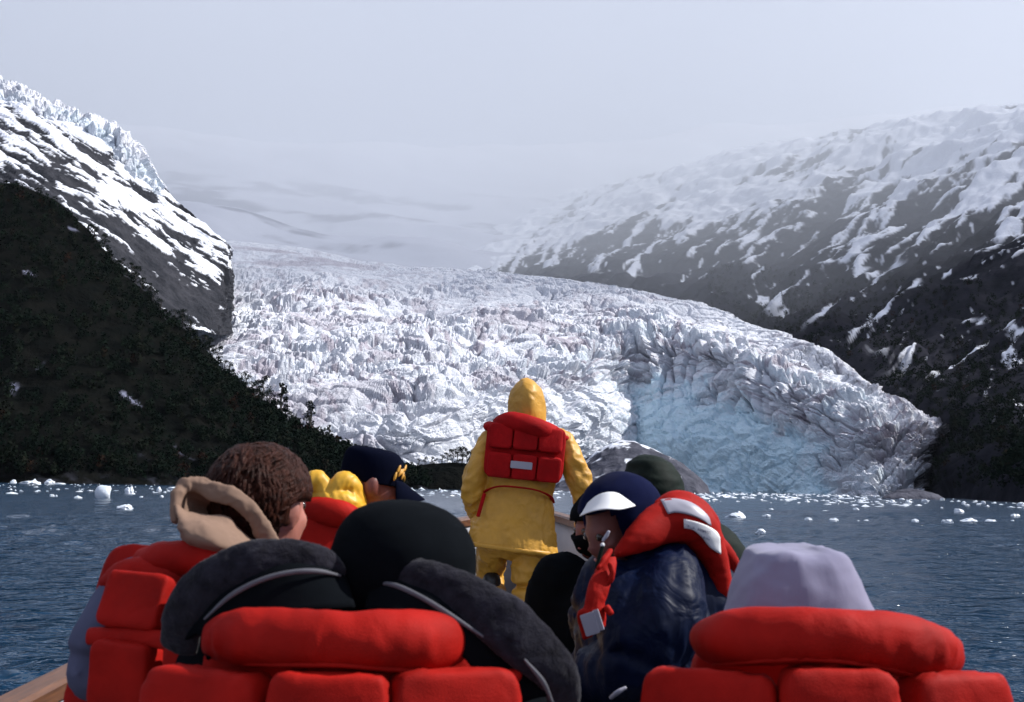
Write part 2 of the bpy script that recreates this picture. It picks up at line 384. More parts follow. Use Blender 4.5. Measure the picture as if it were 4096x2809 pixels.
# ------------------------------------------------------------------ right mountain
def build_right_mountain():
    r0 = list(zip([1500, 1900, 2300, 2750, 3150, 3550, 3720, 4000, 4500], [1180, 1180, 1220, 1330, 1560, None, None, None, None], [1500, 1450, 1380, 1220, 960, 700, 620, 300, 130]))
    r1 = list(zip([1500, 1900, 2300, 2750, 3150, 3550, 3760, 4050, 4600], [1100, 1100, 1120, 1190, 1330, 1520, 1640, 1720, 1750], [1800, 1650, 1550, 1400, 1150, 850, 720, 480, 240]))
    r2 = list(zip([1600, 2000, 2350, 2750, 3150, 3550, 3850, 4200, 4800], [1070, 1050, 1060, 1090, 1170, 1280, 1380, 1460, 1500], [2200, 1950, 1780, 1600, 1350, 1080, 900, 650, 380]))
    r3 = list(zip([1650, 2050, 2400, 2800, 3200, 3600, 3950, 4300, 4900], [1030, 980, 960, 940, 950, 980, 1040, 1090, 1100], [2800, 2500, 2200, 1950, 1650, 1350, 1120, 900, 600]))
    r4 = list(zip([1700, 2100, 2450, 2850, 3250, 3650, 4050, 4450, 5000], [980, 900, 850, 800, 760, 740, 740, 740, 740], [3600, 3200, 2800, 2400, 2050, 1750, 1450, 1250, 950]))
    r5 = list(zip([1750, 2150, 2500, 2900, 3300, 3700, 4100, 4500, 5100], [940, 820, 740, 640, 560, 500, 450, 420, 400], [4600, 4100, 3600, 3100, 2700, 2300, 1950, 1700, 1400]))
    r6 = [(x, y + 60, d + 700) for x, y, d in r5]
    P, tv, tu = net([r0, r1, r2, r3, r4, r5, r6], 440, 360)
    TV = tv[:, None] * np.ones_like(tu)[None]; TU = tu[None] * np.ones_like(tv)[:, None]
    N = normals(P); N = np.where(N[..., 2:3] < 0, -N, N)
    dist = P[..., 1] / 1000.0
    # noise domain scales with size of the mountain so gullies stay tens of metres wide
    bu, bv = bearing(P); al = bu * 0.82 + bv * 0.57; ac = -bu * 0.57 + bv * 0.82
    S = np.stack([al / 62, ac * 0, ac / 11], -1)
    S2 = np.stack([al / 26, ac * 0 + 3, ac / 3.4], -1)
    w = fbm(P / 60, 3, s=101)
    st = fbm(S + w[..., None] * 0.5, 4, 0.55, s=100); s2 = fbm(S2 + w[..., None] * 0.5, 4, 0.6, s=104)
    big = fbm(P / 160, 3, s=102)
    disp = st * 12 + s2 * 3 + ridged(P / 55, 3, s=103) * 5 * sstep(0, 1, dist) + big * 16 + ridged(P / 130, 3, s=105) * 20 * sstep(2.2, 4.2, TV)
    fade = sstep(0.0, 0.3, TV) * (0.35 + 0.65 * sstep(0.25, 0.9, dist))
    P2 = P + N * (disp * fade)[..., None]
    z = P[..., 2]
    # snow line climbs toward the right, nearer slopes are wooded and almost bare
    line = 1 - sstep(1.9, 4.6, TV + 0.5 * big - 0.12 * (TU - 4))
    edge = 2.25 + 0.22 * (TU - 4) + 0.35 * big + 0.25 * st
    wood = (1 - sstep(edge - 0.25, edge + 0.25, TV)) * sstep(1.4, 2.4, TU)
    sn = sstep(-0.05, 0.06, st * 0.9 + s2 * 0.55 + 0.26 - 0.70 * line - 0.9 * wood + 0.6 * (1 - sstep(0.9, 1.9, TU)))
    spot = sstep(0.56, 0.66, fbm(np.stack([al / 7, ac * 0, ac / 3.5], -1), 3, s=106)) * sstep(0.7, 1.6, TV)
    strip = sstep(0.66, 0.72, ridged(np.stack([al / 90, ac * 0, ac / 26], -1), 2, s=108)) * sstep(1.0, 1.8, TV) * sstep(-0.2, 0.1, s2 + 0.1)
    sn = np.clip(np.maximum(np.maximum(sn, spot * 0.9), strip), 0, 1)
    me = grid_mesh('mountain', P2, True); attr(me, 'snow', sn)
    tag(link('right_mountain', me, M_ROCK_R), 'dark mountainside with snow gullies fading into mist', kind='structure')
    return P2, TV, TU, sn
RM = build_right_mountain()

# ------------------------------------------------------------------ snow headwall far up the valley
def build_headwall():
    xs = [-1500, -600, 200, 700, 1200, 1700, 2200, 3000, 4000, 5500]
    r0 = [(x, y, d) for x, y, d in zip(xs, [1400, 1400, 1350, 1300, 1280, 1280, 1280, 1300, 1300, 1300], [1450, 1450, 1450, 1450, 1450, 1550, 1750, 2600, 2800, 2800])]
    r1 = [(x, y, d) for x, y, d in zip(xs, [900, 900, 880, 900, 1000, 1010, 1000, 950, 900, 900], [2000, 2000, 2000, 2000, 2000, 2200, 2600, 3400, 3600, 3600])]
    r2 = [(x, y, d) for x, y, d in zip(xs, [640, 650, 680, 740, 810, 830, 820, 750, 700, 650], [2900, 2900, 2900, 2900, 3000, 3300, 3600, 4200, 4400, 4400])]
    r3 = [(x, y, d) for x, y, d in zip(xs, [420, 440, 470, 520, 570, 590, 580, 520, 440, 380], [4000, 4000, 4000, 4100, 4300, 4600, 4800, 5000, 5200, 5200])]
    r4 = [(x, y + 60, d + 1500) for x, y, d in r3]
    P, tv, tu = net([r0, r1, r2, r3, r4], 260, 180)
    TV = tv[:, None] * np.ones_like(tu)[None]; TU = tu[None] * np.ones_like(tv)[:, None]
    N = normals(P); N = np.where(N[..., 2:3] < 0, -N, N)
    disp = (fbm(P / 500, 4, s=120) * 60 + ridged(P / 150, 4, s=121) * 5) * sstep(0.1, 0.8, TV)
    P2 = P + N * disp[..., None]
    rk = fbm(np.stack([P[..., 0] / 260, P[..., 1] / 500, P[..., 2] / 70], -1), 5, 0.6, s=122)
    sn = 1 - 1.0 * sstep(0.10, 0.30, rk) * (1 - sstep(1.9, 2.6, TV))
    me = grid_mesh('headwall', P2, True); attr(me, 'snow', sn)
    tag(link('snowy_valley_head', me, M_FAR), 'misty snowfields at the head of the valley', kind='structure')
build_headwall()

# ------------------------------------------------------------------ wooded hill on the left shore, low spit, bedrock knob
def build_left_hill():
    r0 = [(x, None, d) for x, d in zip([-900, -200, 300, 800, 1200, 1500, 1720, 1800], [330, 330, 340, 365, 390, 410, 425, 440])]
    r1 = list(zip([-900, -200, 300, 700, 1100, 1400, 1650, 1790], [1750, 1750, 1760, 1780, 1850, 1890, 1920, 1938], [350, 350, 360, 385, 405, 420, 432, 445]))
    r2 = list(zip([-900, -200, 250, 650, 950, 1250, 1560, 1770], [1300, 1300, 1320, 1450, 1650, 1800, 1890, 1930], [430, 430, 430, 430, 430, 430, 438, 450]))
    r3 = list(zip([-900, -200, 150, 560, 900, 1180, 1500, 1760], [850, 900, 950, 1250, 1530, 1735, 1870, 1928], [530, 530, 530, 500, 465, 445, 445, 455]))
    r4 = list(zip([-900, -200, 200, 480, 860, 1130, 1480, 1750], [640, 730, 800, 1100, 1470, 1690, 1862, 1926], [600, 600, 595, 560, 500, 460, 452, 460]))
    r5 = [(x, y + 90, d + 70) for x, y, d in r4]
    P, tv, tu = net([r0, r1, r2, r3, r4, r5], 250, 230)
    TV = tv[:, None] * np.ones_like(tu)[None]
    N = normals(P); N = np.where(N[..., 2:3] < 0, -N, N)
    disp = fbm(P / 30, 4, s=130) * 4 + ridged(P / 9, 3, s=131) * 1.3
    edge = sstep(0, 0.3, TV) * sstep(0, 0.4, tu[-1] - tu)[None]
    P2 = P + N * (disp * edge)[..., None]
    al = P[..., 0] * 0.85 - P[..., 2] * 0.52; ac = P[..., 0] * 0.52 + P[..., 2] * 0.85
    sp = fbm(np.stack([al / 16, P[..., 1] / 12, ac / 4], -1), 3, s=133)
    sn = sstep(0.56, 0.66, sp) * sstep(0.6, 1.2, TV)
    shore = (1 - sstep(0.15, 0.5, TV)) * sstep(0.0, 0.3, fbm(P / 4, 3, s=134))
    me = grid_mesh('hill', P2, False); attr(me, 'snow', np.clip(sn * 0.9 + shore * 0.12, 0, 1))
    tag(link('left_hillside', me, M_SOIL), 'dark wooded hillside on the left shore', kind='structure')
    return P2, TV, sn
LH = build_left_hill()
def build_lump(name, ctrl, mat, label, seed, amp, nu=160, nv=110, snowf=None):
    P, tv, tu = net(ctrl, nu, nv)
    TV = tv[:, None] * np.ones_like(tu)[None]; TU = tu[None] * np.ones_like(tv)[:, None]
    N = normals(P); N = np.where(N[..., 2:3] < 0, -N, N)
    e = sstep(0, 0.3, TU) * sstep(0, 0.3, tu[-1] - TU) * sstep(0, 0.2, TV)
    d = fbm(P / (amp * 9), 4, s=seed) * amp + ridged(P / (amp * 3), 3, s=seed + 1) * amp * 0.35
    P2 = P + N * (d * e)[..., None]
    sn = snowf(P, TV, TU) if snowf else np.zeros_like(TV)
    me = grid_mesh(name, P2, False); attr(me, 'snow', sn)
    return tag(link(name, me, mat), label, kind='structure'), P2
def dome(cx, w, top, d, depth, n=9):
    base = 4 * (486.5 + 0.018 * (cx / 4 - 512)) + 4 * EYE * FPX / d
    rows = []
    for k, (f, dd) in enumerate([(0, 0), (0.45, 0.12), (0.8, 0.3), (1.0, 0.55), (0.85, 0.8), (0.3, 1.0)]):
        row = []
        for j in range(n):
            t = -1 + 2 * j / (n - 1); prof = max(0.0, 1 - abs(t) ** 2.2)
            y = None if (k == 0) else base + (top - base) * f * prof + (4 if prof == 0 else 0)
            row.append((cx + w * t * (1 - 0.12 * (k == 3)), y, d + depth * dd))
        rows.append(row)
    return rows
KN = build_lump('bedrock_knob', dome(2520, 320, 1775, 500, 110), M_KNOB, 'rounded grey bedrock knob below the glacier front', 140, 4.5, 150, 110,
    lambda P, TV, TU: np.clip(sstep(0.1, 0.3, fbm(P / 5, 4, s=143) - 0.25 + 0.55 * sstep(2.2, 2.9, TV)) , 0, 1))
SP = build_lump('shore_spit', dome(1800, 330, 1850, 425, 50), M_SOIL, 'low dark spit of land with bushes before the ice', 150, 1.2, 150, 80)
RB = build_lump('shore_rock', dome(3650, 130, 1958, 330, 30), M_KNOB, 'low brown shore rock by the right glacier margin', 160, 0.6, 80, 60)
# ------------------------------------------------------------------ water
def build_water():
    m, nt, b = mat_new('fjord_water')
    b.inputs['Base Color'].default_value = (0.003, 0.024, 0.055, 1)
    b.inputs['Roughness'].default_value = 0.14; b.inputs['IOR'].default_value = 1.23
    n1 = noise_node(nt, 3.6, 3, 0.55, stretch=(0.75, 1.0, 1.0), dist=0.4); n2 = noise_node(nt, 1.1, 3, 0.5, stretch=(0.7, 1.0, 1.0), dist=0.4)
    b1 = bump(nt, b, n1.outputs['Fac'], 1.0, 0.16); bump(nt, b, n2.outputs['Fac'], 1.0, 0.30, b1)
    az = np.concatenate([np.linspace(-180, -42, 40, endpoint=False), np.linspace(-42, 42, 360), np.linspace(42, 180, 41)[1:-1]])
    r = np.concatenate([np.geomspace(0.6, 2.2, 12, endpoint=False), np.geomspace(2.2, 140, 380, endpoint=False), np.geomspace(140, 9000, 60)])
    A, R_ = np.meshgrid(np.radians(az), r)
    X = np.sin(A) * R_; Y = np.cos(A) * R_
    g = lambda sx, sy, s, o=3: fbm(np.stack([X / sx, Y / sy, np.zeros_like(X) + s], -1), o, 0.5, s=s)
    wob = g(3, 3, 5) * 0.6
    h = 0.15 * (1 - np.abs(fbm(np.stack([X / 1.5 + wob, Y / 0.75 + wob, X * 0], -1), 3, .55, s=201))) + 0.16 * g(3.2, 1.6, 203) + 0.06 * g(0.6, 0.34, 205, 2)
    gust = 0.35 + 0.65 * sstep(-0.35, 0.3, g(30, 16, 207))
    h = h * gust * (1 - sstep(70, 160, R_))
    P = np.stack([X, Y, h - 0.12], -1)
    me = grid_mesh('water', P, True, close_u=True)
    o = link('fjord_water', me, m); tag(o, 'dark blue rippled fjord water', kind='structure')
build_water()

# ------------------------------------------------------------------ haze in the fjord, cloud lying on the snowfields at the valley head
def build_air(name, lo, hi, density, col, label):
    bm = bmesh.new(); bmesh.ops.create_cube(bm, size=2); lo = Vector(lo); hi = Vector(hi)
    for v in bm.verts: v.co = Vector([(lo[i] + hi[i]) / 2 + v.co[i] * (hi[i] - lo[i]) / 2 for i in range(3)])
    me = bpy.data.meshes.new(name); bm.to_mesh(me); bm.free()
    m = bpy.data.materials.new(name + '_air'); m.use_nodes = True; nt = m.node_tree; nt.nodes.clear()
    out = nt.nodes.new('ShaderNodeOutputMaterial'); pv = nt.nodes.new('ShaderNodeVolumePrincipled')
    pv.inputs['Color'].default_value = col; pv.inputs['Density'].default_value = density; pv.inputs['Anisotropy'].default_value = 0.2
    nt.links.new(pv.outputs['Volume'], out.inputs['Volume'])
    tag(link(name, me, m), label, kind='stuff')
build_air('haze', (-9000, -3000, -6), (9000, 1090, 1600), 0.10e-4, (0.78, 0.85, 1.0, 1), 'thin pale haze over the fjord')
build_air('cloud', (-9000, 1100, -5), (9000, 9000, 1280), 8.0e-4, (0.90, 0.94, 1.0, 1), 'cloud lying on the snowfields at the valley head')
# ------------------------------------------------------------------ modelling kit for the boat and the people
class MB:
    def __init__(s): s.v = []; s.f = []
    def add(s, verts, faces):
        o = len(s.v); s.v += [tuple(p) for p in verts]; s.f += [tuple(i + o for i in f) for f in faces]; return s
    def loops(s, L, cap=True, closed=True):
        """loft a list of equal-length point loops"""
        n = len(L[0]); vs = [p for l in L for p in l]; fs = []
        for k in range(len(L) - 1):
            for j in range(n if closed else n - 1):
                a = k * n + j; b = k * n + (j + 1) % n
                fs.append((a, b, b + n, a + n))
        if cap and closed:
            fs.append(tuple(range(n))[::-1]); fs.append(tuple(range((len(L) - 1) * n, len(L) * n)))
        return s.add(vs, fs)
    def tube(s, path, rad, seg=14, up=(0, 0, 1), sub=4, round_ends=True, flat=1.0):
        """swept ellipse; rad entries r or (ra, rb): ra across up-side, rb along up"""
        P = np.array([tuple(p) for p in path], float); R = np.array([(r, r * flat) if np.isscalar(r) else r for r in rad], float)
        if len(P) > 2 and sub > 1:
            t = np.linspace(0, len(P) - 1, (len(P) - 1) * sub + 1); P = cat(P, t); R = np.maximum(cat(R, t), 1e-4)
        if round_ends:
            def cap_pts(p, q, r):
                d = p - q; d = d / (np.linalg.norm(d) + 1e-9); m = r.min()
                return [(p + d * m * math.sin(a), r * max(0.02, math.cos(a))) for a in (0.5, 0.95, 1.3, 1.55)]
            h = cap_pts(P[0], P[1], R[0])[::-1]; e = cap_pts(P[-1], P[-2], R[-1])
            P = np.array([x[0] for x in h] + list(P) + [x[0] for x in e]); R = np.array([x[1] for x in h] + list(R) + [x[1] for x in e])
        T = np.gradient(P, axis=0); T /= np.linalg.norm(T, axis=1, keepdims=True) + 1e-9
        L = []; upv = np.array(up, float)
        for p, t, r in zip(P, T, R):
            a = np.cross(t, upv); 
            if np.linalg.norm(a) < 1e-3: a = np.cross(t, np.array([1.0, 0.1, 0]))
            a /= np.linalg.norm(a); b = np.cross(a, t)
            L.append([p + a * r[0] * math.cos(2 * math.pi * j / seg) + b * r[1] * math.sin(2 * math.pi * j / seg) for j in range(seg)])
        return s.loops(L)
    def ell(s, c, r, rot=None, seg=20, rings=12, e=1.0):
        """(super)ellipsoid, rot 3x3"""
        L = []; M = np.array(rot) if rot is not None else np.eye(3); c = np.array(tuple(c)); r = np.array([r] * 3 if np.isscalar(r) else r, float)
        sp = lambda v: math.copysign(abs(v) ** e, v)
        for i in range(rings + 1):
            ph = -math.pi / 2 + math.pi * min(max(i / rings, 0.012), 0.988)
            L.append([c + M @ (np.array([sp(math.cos(ph)) * sp(math.cos(th)), sp(math.cos(ph)) * sp(math.sin(th)), sp(math.sin(ph))]) * r)
                      for th in [2 * math.pi * j / seg for j in range(seg)]])
        return s.loops(L)
    def box(s, lo, hi):
        x0, y0, z0 = lo; x1, y1, z1 = hi
        return s.add([(x0, y0, z0), (x1, y0, z0), (x1, y1, z0), (x0, y1, z0), (x0, y0, z1), (x1, y0, z1), (x1, y1, z1), (x0, y1, z1)],
                     [(0, 3, 2, 1), (4, 5, 6, 7), (0, 1, 5, 4), (1, 2, 6, 5), (2, 3, 7, 6), (3, 0, 4, 7)])
    def build(s, name, mat, parent=None, voxel=None, smooth=0, disp=None, solid=0, subsurf=0, shade=True):
        me = bpy.data.meshes.new(name); me.from_pydata(s.v, [], s.f); me.validate()
        bm = bmesh.new(); bm.from_mesh(me); bmesh.ops.recalc_face_normals(bm, faces=bm.faces); bm.to_mesh(me); bm.free()
        if voxel or smooth or solid or subsurf:
            t = bpy.data.objects.new('tmp', me); COL.objects.link(t)
            if solid: q = t.modifiers.new('s', 'SOLIDIFY'); q.thickness = solid; q.offset = 0
            if subsurf: q = t.modifiers.new('b', 'SUBSURF'); q.levels = subsurf
            if voxel: q = t.modifiers.new('r', 'REMESH'); q.mode = 'VOXEL'; q.voxel_size = voxel
            if smooth: q = t.modifiers.new('m', 'SMOOTH'); q.factor = 0.5; q.iterations = smooth
            dg = bpy.context.evaluated_depsgraph_get(); dg.update()
            m2 = bpy.data.meshes.new_from_object(t.evaluated_get(dg)); bpy.data.objects.remove(t); bpy.data.meshes.remove(me); me = m2; me.name = name
        if disp is not None:
            n = len(me.vertices); co = np.empty(n * 3, np.float32); me.vertices.foreach_get('co', co); co = co.reshape(-1, 3)
            nn = np.empty(n * 3, np.float32); me.vertex_normals.foreach_get('vector', nn); nn = nn.reshape(-1, 3)
            co = co + nn * np.asarray(disp(co.astype(float), nn), np.float32)[:, None]; me.vertices.foreach_set('co', co.ravel()); me.update()
        me.polygons.foreach_set('use_smooth', np.full(len(me.polygons), shade, bool))
        me.materials.clear(); me.materials.append(mat)
        return link(name, me, mat, parent)
def wr(amp=0.006, sc=0.09, seed=1, st=(1, 1, 2.2)):
    st = np.array(st)
    return lambda P, N: amp * (ridged(P * st / sc + fbm(P / (sc * 1.7), 2, s=seed + 9)[:, None] * 0.8, 3, 0.5, s=seed) * 0.85 + fbm(P / (sc * 0.35), 2, s=seed + 4) * 0.12)
def rotz(a): c, s = math.cos(a), math.sin(a); return np.array([[c, -s, 0], [s, c, 0], [0, 0, 1.0]])
def rotx(a): c, s = math.cos(a), math.sin(a); return np.array([[1.0, 0, 0], [0, c, -s], [0, s, c]])
def roty(a): c, s = math.cos(a), math.sin(a); return np.array([[c, 0, s], [0, 1.0, 0], [-s, 0, c]])
def pad(name, c, R, U, w, h, t, mat, parent, e=0.32, bend=0.0, puff=0.0, seed=1, wrk=0.0025):
    """foam pad of the life jackets: soft box in the plane R, U, bent round the wearer"""
    c = np.array(tuple(c)); R = np.array(R, float); R /= np.linalg.norm(R); U = np.array(U, float); U -= R * U.dot(R); U /= np.linalg.norm(U); B = np.cross(R, U)
    mb = MB(); mb.ell((0, 0, 0), (w / 2, t / 2, h / 2), seg=40, rings=24, e=e)
    vs = []
    for x, y, z in mb.v:
        y2 = -y
        vs.append(c + R * x + U * z + B * (y2 - bend * x * x))
    mb.v = [tuple(p) for p in vs]
    return mb.build(name, mat, parent, smooth=2, disp=(lambda P, N: wr(wrk, 0.075, seed, (1.6, 1, .8))(P, N) + wr(wrk * .6, 0.03, seed + 7, (1, 1, 1))(P, N)) if wrk else None)

# ------------------------------------------------------------------ materials of people and boat
M_RED = cloth_mat('orange_red_vest', (0.30, 0.007, 0.004), 0.28, 0.7, 7, 0.75, 0.012, 0.10, 0.4)
M_RED2 = cloth_mat('crimson_vest', (0.32, 0.005, 0.006), 0.25, 0.75, 7, 0.75, 0.012, 0.10, 0.4)
M_YEL = cloth_mat('yellow_oilskin', (0.52, 0.265, 0.03), 0.16, 0.5, 7, 0.9, 0.02, 0.4, 0.05)
M_YEL2 = cloth_mat('bright_yellow_oilskin', (0.62, 0.33, 0.02), 0.12, 0.5, 6, 0.5, 0.015, 0.4, 0.05)
M_BLACK = cloth_mat('black_cloth', (0.0035, 0.0045, 0.006), 0.2, 0.95, 8, 0.3, 0.01, 0.03)
M_NAVYSH = cloth_mat('navy_nylon', (0.0015, 0.005, 0.022), 0.2, 0.5, 9, 0.9, 0.022, 0.10, 0.03)
M_NAVY = cloth_mat('navy_wool', (0.003, 0.005, 0.026), 0.2, 0.95, 8, 0.3, 0.01, 0.04, 0.2, 0.02)
M_CAP = cloth_mat('dark_cap_cloth', (0.002, 0.003, 0.010), 0.2, 0.95, 8, 0.3, 0.01, 0.03)
M_GREEN = cloth_mat('dark_green_cloth', (0.008, 0.013, 0.010), 0.35, 0.7, 9, 0.6, 0.015, 0.08)
M_LAV = cloth_mat('lavender_cotton', (0.205, 0.195, 0.28), 0.08, 0.9, 7, 0.4, 0.012, 0.15, 0.15, 0.15)
M_GREYB = cloth_mat('grey_blue_cloth', (0.075, 0.08, 0.13), 0.12, 0.9, 8, 0.4, 0.012, 0.15, 0.2)
M_BEIGE = cloth_mat('beige_cotton', (0.21, 0.135, 0.098), 0.12, 0.9, 10, 0.4, 0.01, 0.15, 0.15)
M_FLEECE = cloth_mat('charcoal_fleece', (0.016, 0.015, 0.021), 0.5, 1.0, 40, 0.8, 0.006, 0.02, 0.9, 0.12)
M_PIPE = cloth_mat('grey_piping', (0.10, 0.10, 0.115), 0.15, 0.8, 20, 0.2, 0.004)
M_SILVER = cloth_mat('silver_reflective', (0.30, 0.29, 0.34), 0.05, 0.45, 20, 0.1, 0.002, 0.5, 0.0)
M_WHITE = cloth_mat('white_label', (0.72, 0.72, 0.72), 0.03, 0.6, 20, 0.05, 0.001, 0.3, 0.0)
M_VISOR = cloth_mat('white_visor', (0.66, 0.66, 0.66), 0.03, 0.6, 20, 0.05, 0.001, 0.3, 0.05)
M_INK = cloth_mat('faded_ink', (0.16, 0.16, 0.22), 0.1, 0.8, 20, 0.0, 0.001, 0.1, 0.0)
M_GOLD = cloth_mat('gold_thread', (0.60, 0.29, 0.035), 0.15, 0.45, 60, 0.5, 0.003, 0.5, 0.4)
def make_skin(name, col):
    m, nt, b = mat_new(name)
    n = noise_node(nt, 30, 4, 0.6); r = ramp(nt, [(0.3, tuple(c * .8 for c in col)), (0.7, col)], n.outputs['Fac'])
    nt.links.new(r.outputs['Color'], b.inputs['Base Color']); b.inputs['Roughness'].default_value = 0.5
    b.inputs['Subsurface Weight'].default_value = 0.15; b.inputs['Subsurface Scale'].default_value = 0.01; b.inputs['Subsurface Radius'].default_value = (1, 0.3, 0.15)
    bump(nt, b, noise_node(nt, 220, 2).outputs['Fac'], 0.15, 0.001)
    return m
M_SKIN = make_skin('skin', (0.40, 0.15, 0.11)); M_SKIN2 = make_skin('ruddy_skin', (0.20, 0.06, 0.045))
M_EYE = cloth_mat('eye', (0.03, 0.02, 0.015), 0.0, 0.1, 5, 0, 0.001, 0.6, 0.0)
M_LIP = make_skin('lip', (0.38, 0.10, 0.09))
def make_hair():
    m, nt, b = mat_new('brown_hair')
    n = noise_node(nt, 26, 5, 0.65, dist=1.5); r = ramp(nt, [(0.3, (0.007, 0.002, 0.0013)), (0.72, (0.055, 0.017, 0.010))], n.outputs['Fac'])
    nt.links.new(r.outputs['Color'], b.inputs['Base Color']); b.inputs['Roughness'].default_value = 0.5; b.inputs['Specular IOR Level'].default_value = 0.10
    s = noise_node(nt, 60, 4, 0.7, stretch=(1, 1, 0.25), dist=1.2); bump(nt, b, s.outputs['Fac'], 0.9, 0.012)
    return m
M_HAIR = make_hair()
def make_paint(name, col, rough=0.45):
    m, nt, b = mat_new(name)
    n = noise_node(nt, 3.0, 6, 0.65); r = ramp(nt, [(0.35, tuple(c * 0.82 for c in col)), (0.6, col)], n.outputs['Fac'])
    nt.links.new(r.outputs['Color'], b.inputs['Base Color']); b.inputs['Roughness'].default_value = rough
    bump(nt, b, noise_node(nt, 40, 3).outputs['Fac'], 0.1, 0.002); return m
M_HULL = make_paint('grey_white_paint', (0.30, 0.31, 0.35)); M_DECK = make_paint('grey_deck_paint', (0.2, 0.21, 0.24), 0.7)
M_BOOT = make_paint('black_rubber', (0.012, 0.012, 0.013), 0.4)
def make_wood():
    m, nt, b = mat_new('varnished_wood')
    n = noise_node(nt, 14, 6, 0.6, stretch=(6, 0.35, 6)); r = ramp(nt, [(0.3, (0.06, 0.022, 0.009)), (0.7, (0.15, 0.06, 0.022))], n.outputs['Fac'])
    nt.links.new(r.outputs['Color'], b.inputs['Base Color']); b.inputs['Roughness'].default_value = 0.35
    bump(nt, b, n.outputs['Fac'], 0.15, 0.003); return m
M_WOOD = make_wood()

# ------------------------------------------------------------------ boat
FLOOR = 0.20
def build_boat():
    ys = np.array([-2.6, -2.0, -1.0, 0.0, 1.0, 2.0, 3.0, 4.0, 5.0, 5.8, 6.5, 7.1, 7.6, 8.0, 8.3, 8.48])
    xl = np.array([-1.22, -1.27, -1.3, -1.3, -1.3, -1.3, -1.3, -1.3, -1.25, -1.12, -0.92, -0.64, -0.36, -0.14, 0.04, 0.14])
    xr = np.array([0.92, 0.97, 1.0, 1.0, 1.0, 1.0, 1.0, 1.0, 1.0, 0.95, 0.86, 0.70, 0.52, 0.38, 0.25, 0.16])
    zg = np.array([0.80, 0.80, 0.80, 0.80, 0.80, 0.81, 0.83, 0.87, 0.95, 1.0, 1.07, 1.13, 1.18, 1.215, 1.24, 1.25])
    t = np.linspace(0, len(ys) - 1, 90)
    D = cat(np.stack([ys, xl, xr, zg], 1), t); ys, xl, xr, zg = D.T
    root = empty('boat', (-0.15, 3.0, 0.0))
    tag(root, 'open grey painted boat with varnished wooden rail carrying the passengers', 'boat')
    mid = (xl + xr) / 2
    L = []; I = []
    for y, a, b, z, m in zip(ys, xl, xr, zg, mid):
        w = b - a; k = min(1.0, w / 1.2)
        L.append([(a, y, z), (a + 0.04 * w, y, z * 0.55), (m - 0.36 * w, y, 0.0), (m - 0.2 * w, y, -0.22 * k - 0.05), (m, y, -0.3 * k - 0.1),
                  (m + 0.2 * w, y, -0.22 * k - 0.05), (m + 0.36 * w, y, 0.0), (b - 0.04 * w, y, z * 0.55), (b, y, z)])
        q = min(0.045, w * 0.3)
        I.append([(a + q, y, z - 0.004), (a + q + 0.05 * w, y, z * 0.5 + 0.12), (m - 0.36 * w + q * 0.2, y, FLOOR - 0.03), (m, y, FLOOR - 0.05),
                  (m + 0.36 * w - q * 0.2, y, FLOOR - 0.03), (b - q - 0.05 * w, y, z * 0.5 + 0.12), (b - q, y, z - 0.004)])
    h = MB(); h.loops(L, closed=False); h.add(L[0], [tuple(range(9))]); h.build('hull', M_HULL, root, solid=0.02)
    h = MB(); h.loops(I, closed=False); h.add(I[0], [tuple(range(7))]); h.build('inner_lining', M_HULL, root, solid=0.008)
    f = MB(); F = [[(m - 0.37 * (b - a), y, FLOOR), (m + 0.37 * (b - a), y, FLOOR)] for y, a, b, m in zip(ys, xl, xr, mid) if y < 7.9]
    f.loops(F, closed=False); f.build('floor_deck', M_DECK, root, solid=0.02)
    for side, xx in (('left', xl), ('right', xr)):
        r = MB(); sg = 1 if side == 'left' else -1; R = []
        for y, x, z in zip(ys, xx, zg):
            x0 = x - 0.03 * sg; x1 = x + 0.065 * sg
            R.append([(x0, y, z), (x1, y, z), (x1, y, z + 0.04), (x1 - 0.012 * sg, y, z + 0.052), (x0 + 0.012 * sg, y, z + 0.052), (x0, y, z + 0.04)])
        r.loops(R); r.build('cap_rail', M_WOOD, root, shade=False)
        for yy in np.arange(-2.0, 7.6, 0.62):                                # frames inside the planking
            i = int(np.argmin(abs(ys - yy))); a = np.array(I[i][0 if sg == 1 else 6]); b = np.array(I[i][1 if sg == 1 else 5]); c = np.array(I[i][2 if sg == 1 else 4])
            MB().tube([a - (0, 0, .02), b, c], [0.018, 0.018, 0.018], seg=6, round_ends=False, sub=3).build('rib', M_HULL, root)
    for yy, z in ((-1.7, 0.62), (0.1, 0.62), (2.15, 0.53), (3.35, 0.53), (4.4, 0.53)):
        i = int(np.argmin(abs(ys - yy)))
        b = MB(); b.box((xl[i] + 0.09, yy - 0.15, z - 0.035), (xr[i] - 0.09, yy + 0.15, z)); b.build('thwart', M_WOOD, root, shade=False)
    b = MB(); b.box((-0.42, 7.25, FLOOR), (0.16, 7.62, FLOOR + 0.36)); b.build('bow_locker', M_HULL, root, shade=False)
    return root
build_boat()
